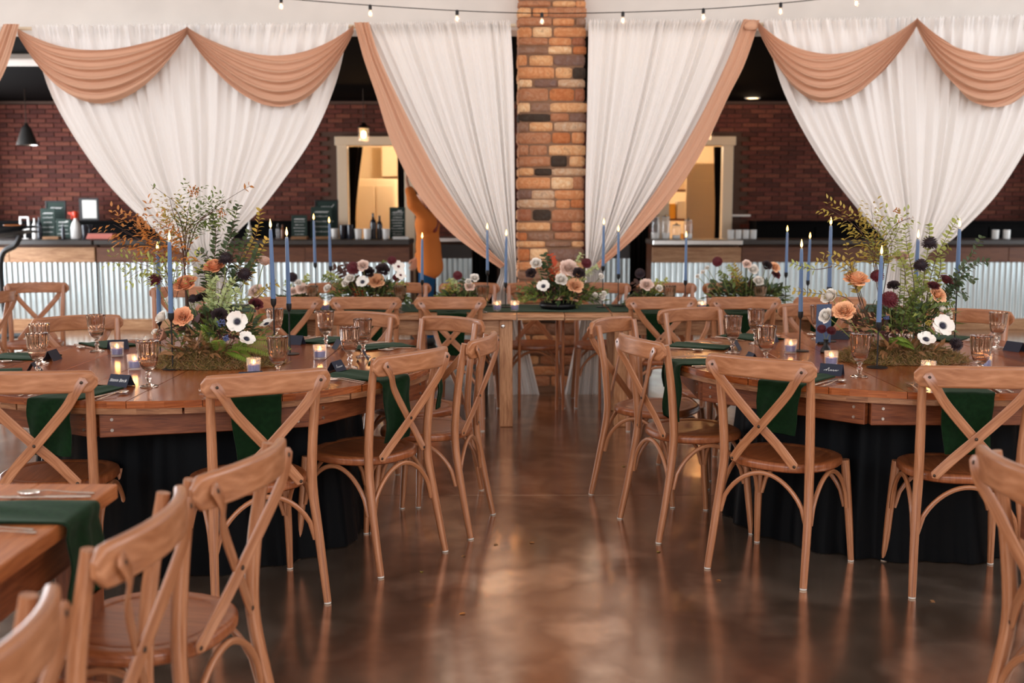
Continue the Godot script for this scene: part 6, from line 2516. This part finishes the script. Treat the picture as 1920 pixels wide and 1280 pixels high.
	blooms_at(L, [
		["rose", "petal_orange", 402, 500, 21, Vector3(-0.1, 1, 0.5), 0.0], ["rose", "petal_orange", 347, 533, 23, Vector3(-0.2, 0.9, 0.6), -0.05], ["rose", "petal_orange", 343, 594, 19, Vector3(0.0, 0.5, 1), -0.12],
		["rose", "petal_blush", 495, 490, 16, Vector3(0.3, 0.9, 0.2), 0.1], ["rose", "petal_blush", 480, 546, 15, Vector3(-0.3, 0.7, 0.7), 0.1], ["ranunculus", "petal_white", 303, 595, 16, Vector3(-0.6, 0.6, 0.5), -0.1],
		["ranunculus", "petal_white", 275, 640, 13, Vector3(-0.9, 0.2, 0.4), -0.1], ["ranunculus", "petal_white", 318, 562, 12, Vector3(-0.5, 0.7, 0.5), 0.0], ["ranunculus", "petal_white", 290, 622, 8, Vector3(-0.5, 0.7, 0.5), -0.1],
		["anemone", "petal_white", 445, 603, 21, Vector3(0.05, 0.25, 1), -0.16], ["anemone", "petal_white", 462, 636, 17, Vector3(0.5, 0.8, 0.6), -0.18], ["anemone", "petal_white", 500, 608, 15, Vector3(-0.3, 0.9, 0.4), -0.02],
		["pompon", "petal_wine", 291, 525, 14, Vector3(-0.3, 1, 0.4), -0.05], ["pompon", "petal_black", 423, 485, 15, Vector3(0.1, 1, 0.3), -0.02], ["pompon", "petal_black", 459, 514, 14, Vector3(0.3, 0.9, 0.5), -0.02],
		["rose", "petal_black", 411, 590, 15, Vector3(0.1, 0.7, 0.8), -0.12], ["rose", "petal_black", 380, 558, 15, Vector3(-0.1, 0.9, 0.5), -0.02], ["pompon", "petal_black", 362, 560, 10, Vector3(0, 1, 0.4), -0.05], ["rose", "petal_wine", 480, 570, 14, Vector3(0.4, 0.7, 0.5), 0.0],
	], d, foot)
	lotus_pod(L, at(300, 628, d - 0.1), Vector3(-0.6, 0.3, 0.4), 0.035)
	berries(L, at(415, 606, d - 0.15), 0.018, 30, 0.004, "thistle")
	berries(L, at(424, 634, d - 0.17), 0.015, 26, 0.004, "thistle")

	rebase(L, foot)
	var R := thing("flower_centrepiece", "tall flower centrepiece with gold leaves and white anemones on the right table", "flowers")
	d = 5.12
	foot = Vector3(at(1685, 675, d).x, TT, -d)
	moss_mound(R, foot + Vector3(0, 0.0008, 0), 0.29, 0.2, 0.07)
	foliage(R, foot + Vector3(0.0, 0.14, 0), Vector3(0.24, 0.18, 0.16), 190, 0.048, "leaf_dark")
	foliage(R, foot + Vector3(0.04, 0.16, 0.02), Vector3(0.24, 0.19, 0.16), 190, 0.04, "leaf_mid")
	foliage(R, foot + Vector3(-0.08, 0.13, 0.03), Vector3(0.18, 0.13, 0.13), 90, 0.05, "leaf_wine")
	foliage(R, foot + Vector3(0.1, 0.22, 0.0), Vector3(0.14, 0.13, 0.1), 120, 0.034, "leaf_light")
	foliage(R, foot + Vector3(-0.05, 0.06, 0.12), Vector3(0.26, 0.06, 0.1), 90, 0.045, "dry_grass")
	for q in [[[1650, 600], [1645, 500], [1610, 430], [1550, 388]], [[1650, 590], [1648, 490], [1640, 440], [1633, 385]], [[1650, 580], [1650, 480], [1670, 430], [1705, 408]], [[1652, 560], [1660, 480], [1680, 440], [1688, 420]], [[1648, 560], [1635, 480], [1618, 440], [1600, 410]], [[1655, 560], [1665, 500], [1672, 460], [1668, 436]], [[1650, 560], [1640, 470], [1650, 420], [1662, 405]]]:
		sprig(R, T(q, d), "leaf_gold" if q[3][0] < 1640 else "leaf_light", 0.029, 0.026, {"bare": 0.42, "pinnate": 1, "r": 0.0022})
	sprig(R, T([[1680, 420], [1695, 412], [1705, 410], [1712, 408]], d), "leaf_rust", 0.012, 0.02, {"r": 0.001})
	berries(R, at(1682, 396, d), 0.02, 26, 0.003, "leaf_rust")
	for q in [[[1625, 600], [1600, 530], [1580, 500], [1530, 490]], [[1630, 600], [1600, 520], [1590, 470], [1584, 450]], [[1625, 600], [1605, 520], [1570, 480], [1540, 478]], [[1620, 610], [1590, 560], [1530, 550], [1488, 545]], [[1620, 600], [1600, 510], [1612, 480], [1622, 470]]]:
		sprig(R, T(q, d - 0.04), "leaf_gold", 0.030, 0.028, {"bare": 0.38, "fat": 0.4})
	sprig(R, T([[1560, 500], [1530, 505], [1505, 500], [1482, 492]], d - 0.04), "leaf_light", 0.026, 0.024, {"bare": 0.4})
	for q in [[[1720, 600], [1712, 520], [1702, 470], [1698, 438]], [[1725, 600], [1735, 500], [1742, 450], [1742, 420]], [[1730, 600], [1750, 500], [1772, 450], [1797, 408]], [[1725, 600], [1700, 540], [1695, 500], [1680, 470]], [[1730, 600], [1760, 520], [1765, 480], [1780, 462]]]:
		sprig(R, T(q, d + 0.02), "leaf_light", 0.033, 0.022, {"bare": 0.3, "fat": 0.48})
	for q in [[[1740, 600], [1790, 520], [1815, 490], [1840, 445]], [[1740, 600], [1790, 530], [1830, 495], [1852, 490]], [[1740, 610], [1780, 545], [1810, 520], [1825, 525]], [[1735, 610], [1770, 570], [1800, 545], [1815, 560]], [[1735, 610], [1760, 570], [1790, 540], [1800, 530]]]:
		sprig(R, T(q, d - 0.03), "leaf_dark", 0.032, 0.022, {"bare": 0.35, "fat": 0.45})
	for q in [[[1680, 640], [1700, 580], [1720, 550], [1735, 540]], [[1690, 640], [1730, 590], [1760, 575], [1790, 570]], [[1680, 640], [1680, 590], [1685, 560], [1690, 540]], [[1690, 640], [1715, 570], [1725, 540], [1720, 520]]]:
		sprig(R, T(q, d - 0.08), "leaf_mid", 0.028, 0.014, {"bare": 0.2, "fat": 0.42})
	fern(R, at(1660, 640, d - 0.12), at(1715, 655, d - 0.2), 0.05, 0.035)
	fern(R, at(1700, 655, d - 0.12), at(1690, 640, d - 0.24), 0.04, 0.03)
	fern(R, at(1670, 655, d - 0.12), at(1640, 620, d - 0.2), 0.03, 0.032)
	blooms_at(R, [
		["rose", "petal_peach", 1605, 524, 24, Vector3(0.0, 1, 0.45), -0.04], ["rose", "petal_peach", 1583, 583, 21, Vector3(-0.35, 0.7, 0.7), -0.12], ["rose", "petal_peach", 1758, 553, 17, Vector3(0.3, 0.6, 0.8), -0.05],
		["ranunculus", "petal_white", 1556, 556, 19, Vector3(-0.7, 0.6, 0.4), -0.04], ["ranunculus", "petal_white", 1549, 592, 17, Vector3(-0.8, 0.4, 0.5), -0.08], ["rose", "petal_blush", 1690, 482, 16, Vector3(-0.2, 0.8, 0.4), 0.1], ["ranunculus", "petal_white", 1700, 500, 12, Vector3(0.1, 0.8, 0.4), 0.1],
		["ranunculus", "petal_white", 1766, 580, 12, Vector3(0.5, 0.5, 0.6), -0.08], ["ranunculus", "petal_white", 1779, 588, 12, Vector3(0.8, 0.4, 0.4), -0.05], ["anemone", "petal_white", 1767, 611, 22, Vector3(0.1, 0.45, 0.9), -0.16], ["anemone", "petal_white", 1736, 637, 18, Vector3(0.0, 0.85, 0.7), -0.2],
		["pompon", "petal_black", 1743, 456, 16, Vector3(0.1, 1, 0.3), -0.03], ["pompon", "petal_black", 1727, 497, 14, Vector3(-0.1, 0.9, 0.5), -0.03], ["rose", "petal_black", 1675, 535, 12, Vector3(-0.3, 0.8, 0.5), -0.05], ["pompon", "petal_wine", 1645, 517, 13, Vector3(-0.1, 0.8, 0.6), 0.0],
		["pompon", "petal_wine", 1668, 561, 17, Vector3(0.1, 0.7, 0.7), -0.1], ["rose", "petal_wine", 1774, 525, 14, Vector3(0.4, 0.9, 0.4), -0.03], ["rose", "petal_wine", 1750, 536, 12, Vector3(0, 0.9, 0.5), -0.05], ["pompon", "petal_black", 1793, 645, 14, Vector3(0.5, 0.5, 0.6), -0.12],
	], d, foot)
	lotus_pod(R, at(1615, 640, d - 0.18), Vector3(0.1, 0.35, 1.0), 0.042)
	berries(R, at(1740, 605, d - 0.16), 0.014, 30, 0.0035, "leaf_gold")
	berries(R, at(1662, 595, d - 0.1), 0.012, 22, 0.004, "thistle")
	rebase(R, foot)
	make_head_flowers()


func make_head_flowers() -> void:
	var d := 7.72
	var up := Vector3(0, 0.7, 0.8)
	var y0 := TT + 0.0068
	var sets := [
		["wide low flower arrangement left of the aisle on the head table", 692, 0.27, 0.17, [["pompon", "petal_wine", 662, 502, 13], ["rose", "petal_blush", 680, 498, 12], ["anemone", "petal_white", 680, 529, 13], ["ranunculus", "petal_white", 656, 522, 11], ["ranunculus", "petal_white", 648, 531, 9], ["rose", "petal_peach", 705, 527, 16], ["orchid", "petal_white", 747, 500, 13], ["orchid", "petal_white", 751, 516, 11], ["pompon", "petal_wine", 735, 488, 9], ["pompon", "petal_wine", 744, 520, 8], ["rose", "petal_black", 690, 510, 12], ["rose", "petal_black", 718, 505, 13], ["ranunculus", "petal_white", 614, 540, 9]], [[630, 505, "leaf_wine"], [645, 497, "leaf_wine"], [612, 512, "leaf_light"], [765, 530, "leaf_light"], [720, 492, "leaf_mid"], [770, 560, "leaf_mid"], [606, 520, "leaf_mid"], [664, 545, "petal_rust"]]],
		["wide low flower arrangement before the stone column", 1048, 0.27, 0.17, [["ranunculus", "petal_white", 1005, 494, 13], ["rose", "petal_black", 996, 512, 11], ["rose", "petal_blush", 1066, 503, 18], ["ranunculus", "petal_white", 1052, 524, 14], ["anemone", "petal_white", 1019, 537, 13], ["rose", "petal_peach", 1078, 536, 16], ["pompon", "petal_wine", 1100, 493, 10], ["ranunculus", "petal_white", 1127, 518, 7], ["ranunculus", "petal_white", 1116, 553, 6], ["ranunculus", "petal_white", 1129, 557, 8], ["ranunculus", "petal_white", 1133, 550, 6], ["rose", "petal_black", 1085, 512, 12]], [[1032, 478, "petal_rust"], [1020, 478, "leaf_dark"], [1008, 490, "leaf_dark"], [1090, 478, "leaf_pale"], [1120, 500, "leaf_pale"], [970, 540, "leaf_mid"], [975, 560, "leaf_light"], [1140, 545, "leaf_mid"], [1045, 578, "leaf_pale"], [1020, 575, "leaf_pale"], [1085, 575, "leaf_mid"], [985, 550, "fern"]]],
		["wide low flower arrangement right of the aisle on the head table", 1398, 0.27, 0.16, [["pompon", "petal_wine", 1345, 490, 10], ["ranunculus", "petal_white", 1412, 505, 12], ["ranunculus", "petal_white", 1422, 527, 12], ["rose", "petal_peach", 1452, 501, 11], ["rose", "petal_black", 1438, 497, 10], ["rose", "petal_blush", 1400, 495, 9], ["ranunculus", "petal_white", 1318, 510, 5], ["ranunculus", "petal_white", 1326, 502, 5], ["ranunculus", "petal_white", 1308, 518, 5], ["rose", "petal_wine", 1455, 515, 9]], [[1365, 500, "leaf_light"], [1372, 515, "leaf_rust"], [1330, 530, "leaf_dark"], [1390, 520, "leaf_mid"], [1465, 535, "leaf_dark"], [1480, 540, "leaf_mid"], [1345, 510, "leaf_mid"], [1375, 495, "leaf_gold"]]],
		["small posy at the left end of the head table", 562, 0.13, 0.1, [["rose", "petal_blush", 566, 541, 12], ["rose", "petal_blush", 550, 546, 9], ["pompon", "petal_black", 548, 519, 10], ["ranunculus", "petal_white", 560, 530, 8]], [[580, 515, "leaf_light"], [535, 530, "leaf_light"], [575, 525, "leaf_mid"]]],
		["small posy between the left flowers and the column", 862, 0.15, 0.11, [["pompon", "petal_wine", 858, 516, 9], ["ranunculus", "petal_white", 890, 521, 10], ["ranunculus", "petal_white", 878, 528, 7], ["rose", "petal_blush", 880, 537, 10]], [[840, 525, "leaf_light"], [830, 535, "leaf_gold"], [870, 525, "leaf_dark"], [850, 520, "leaf_pale"]]],
		["small posy between the column and the right flowers", 1214, 0.13, 0.1, [["pompon", "petal_black", 1200, 512, 10], ["rose", "petal_blush", 1212, 534, 13], ["ranunculus", "petal_white", 1236, 540, 8]], [[1190, 530, "leaf_wine"], [1235, 525, "leaf_light"], [1250, 525, "leaf_light"], [1228, 545, "leaf_mid"]]],
	]
	for s in sets:
		var o := thing("flower_arrangement", s[0], "flowers")
		var c := Vector3(at(s[1], 560, d).x, y0, -d)
		var w: float = s[2]
		var h: float = s[3]
		var tray := MB.new()
		tray.xf.origin = c
		tray.lathe([Vector2(0.001, 0.0), Vector2(w * 0.45, 0.0), Vector2(w * 0.5, 0.02), Vector2(w * 0.48, 0.045), Vector2(w * 0.44, 0.02), Vector2(0.001, 0.015)], 20)
		part(tray, "bowl", M.black_metal, o)
		foliage(o, c + Vector3(0, h * 0.45, 0), Vector3(w, h, 0.16), int(900 * w), 0.06, "leaf_dark")
		foliage(o, c + Vector3(0, h * 0.4, 0.02), Vector3(w * 1.15, h * 0.85, 0.17), int(800 * w), 0.05, "leaf_mid")
		foliage(o, c + Vector3(0, h * 0.5, 0.02), Vector3(w * 0.9, h * 0.8, 0.16), int(330 * w), 0.055, "leaf_wine")
		var list := []
		for q in s[4]:
			list.append(q + [Vector3((q[2] - s[1]) * 0.006, 0.6, 0.8), -0.12 - 0.04 * ((int(q[2]) * 7) % 3)])
		blooms_at(o, list, d, c, true)
		for q in s[5]:
			var tip := at(q[0], q[1], d - 0.06)
			var big: bool = q[2] in ["leaf_wine", "petal_rust", "leaf_dark"]
			sprig(o, [c + Vector3((tip.x - c.x) * 0.4, 0.05, 0.03), c.lerp(tip, 0.6) + Vector3(0, 0.03, 0.04), tip], q[2], 0.055 if big else 0.035, 0.03 if big else 0.02, {"bare": 0.35, "fat": 0.45})
		rebase(o, c)


# parts were laid out in world axes: hang them from a node at the foot
func rebase(o: Node3D, foot: Vector3) -> void:
	o.position = foot
	for c in o.get_children():
		c.position -= foot
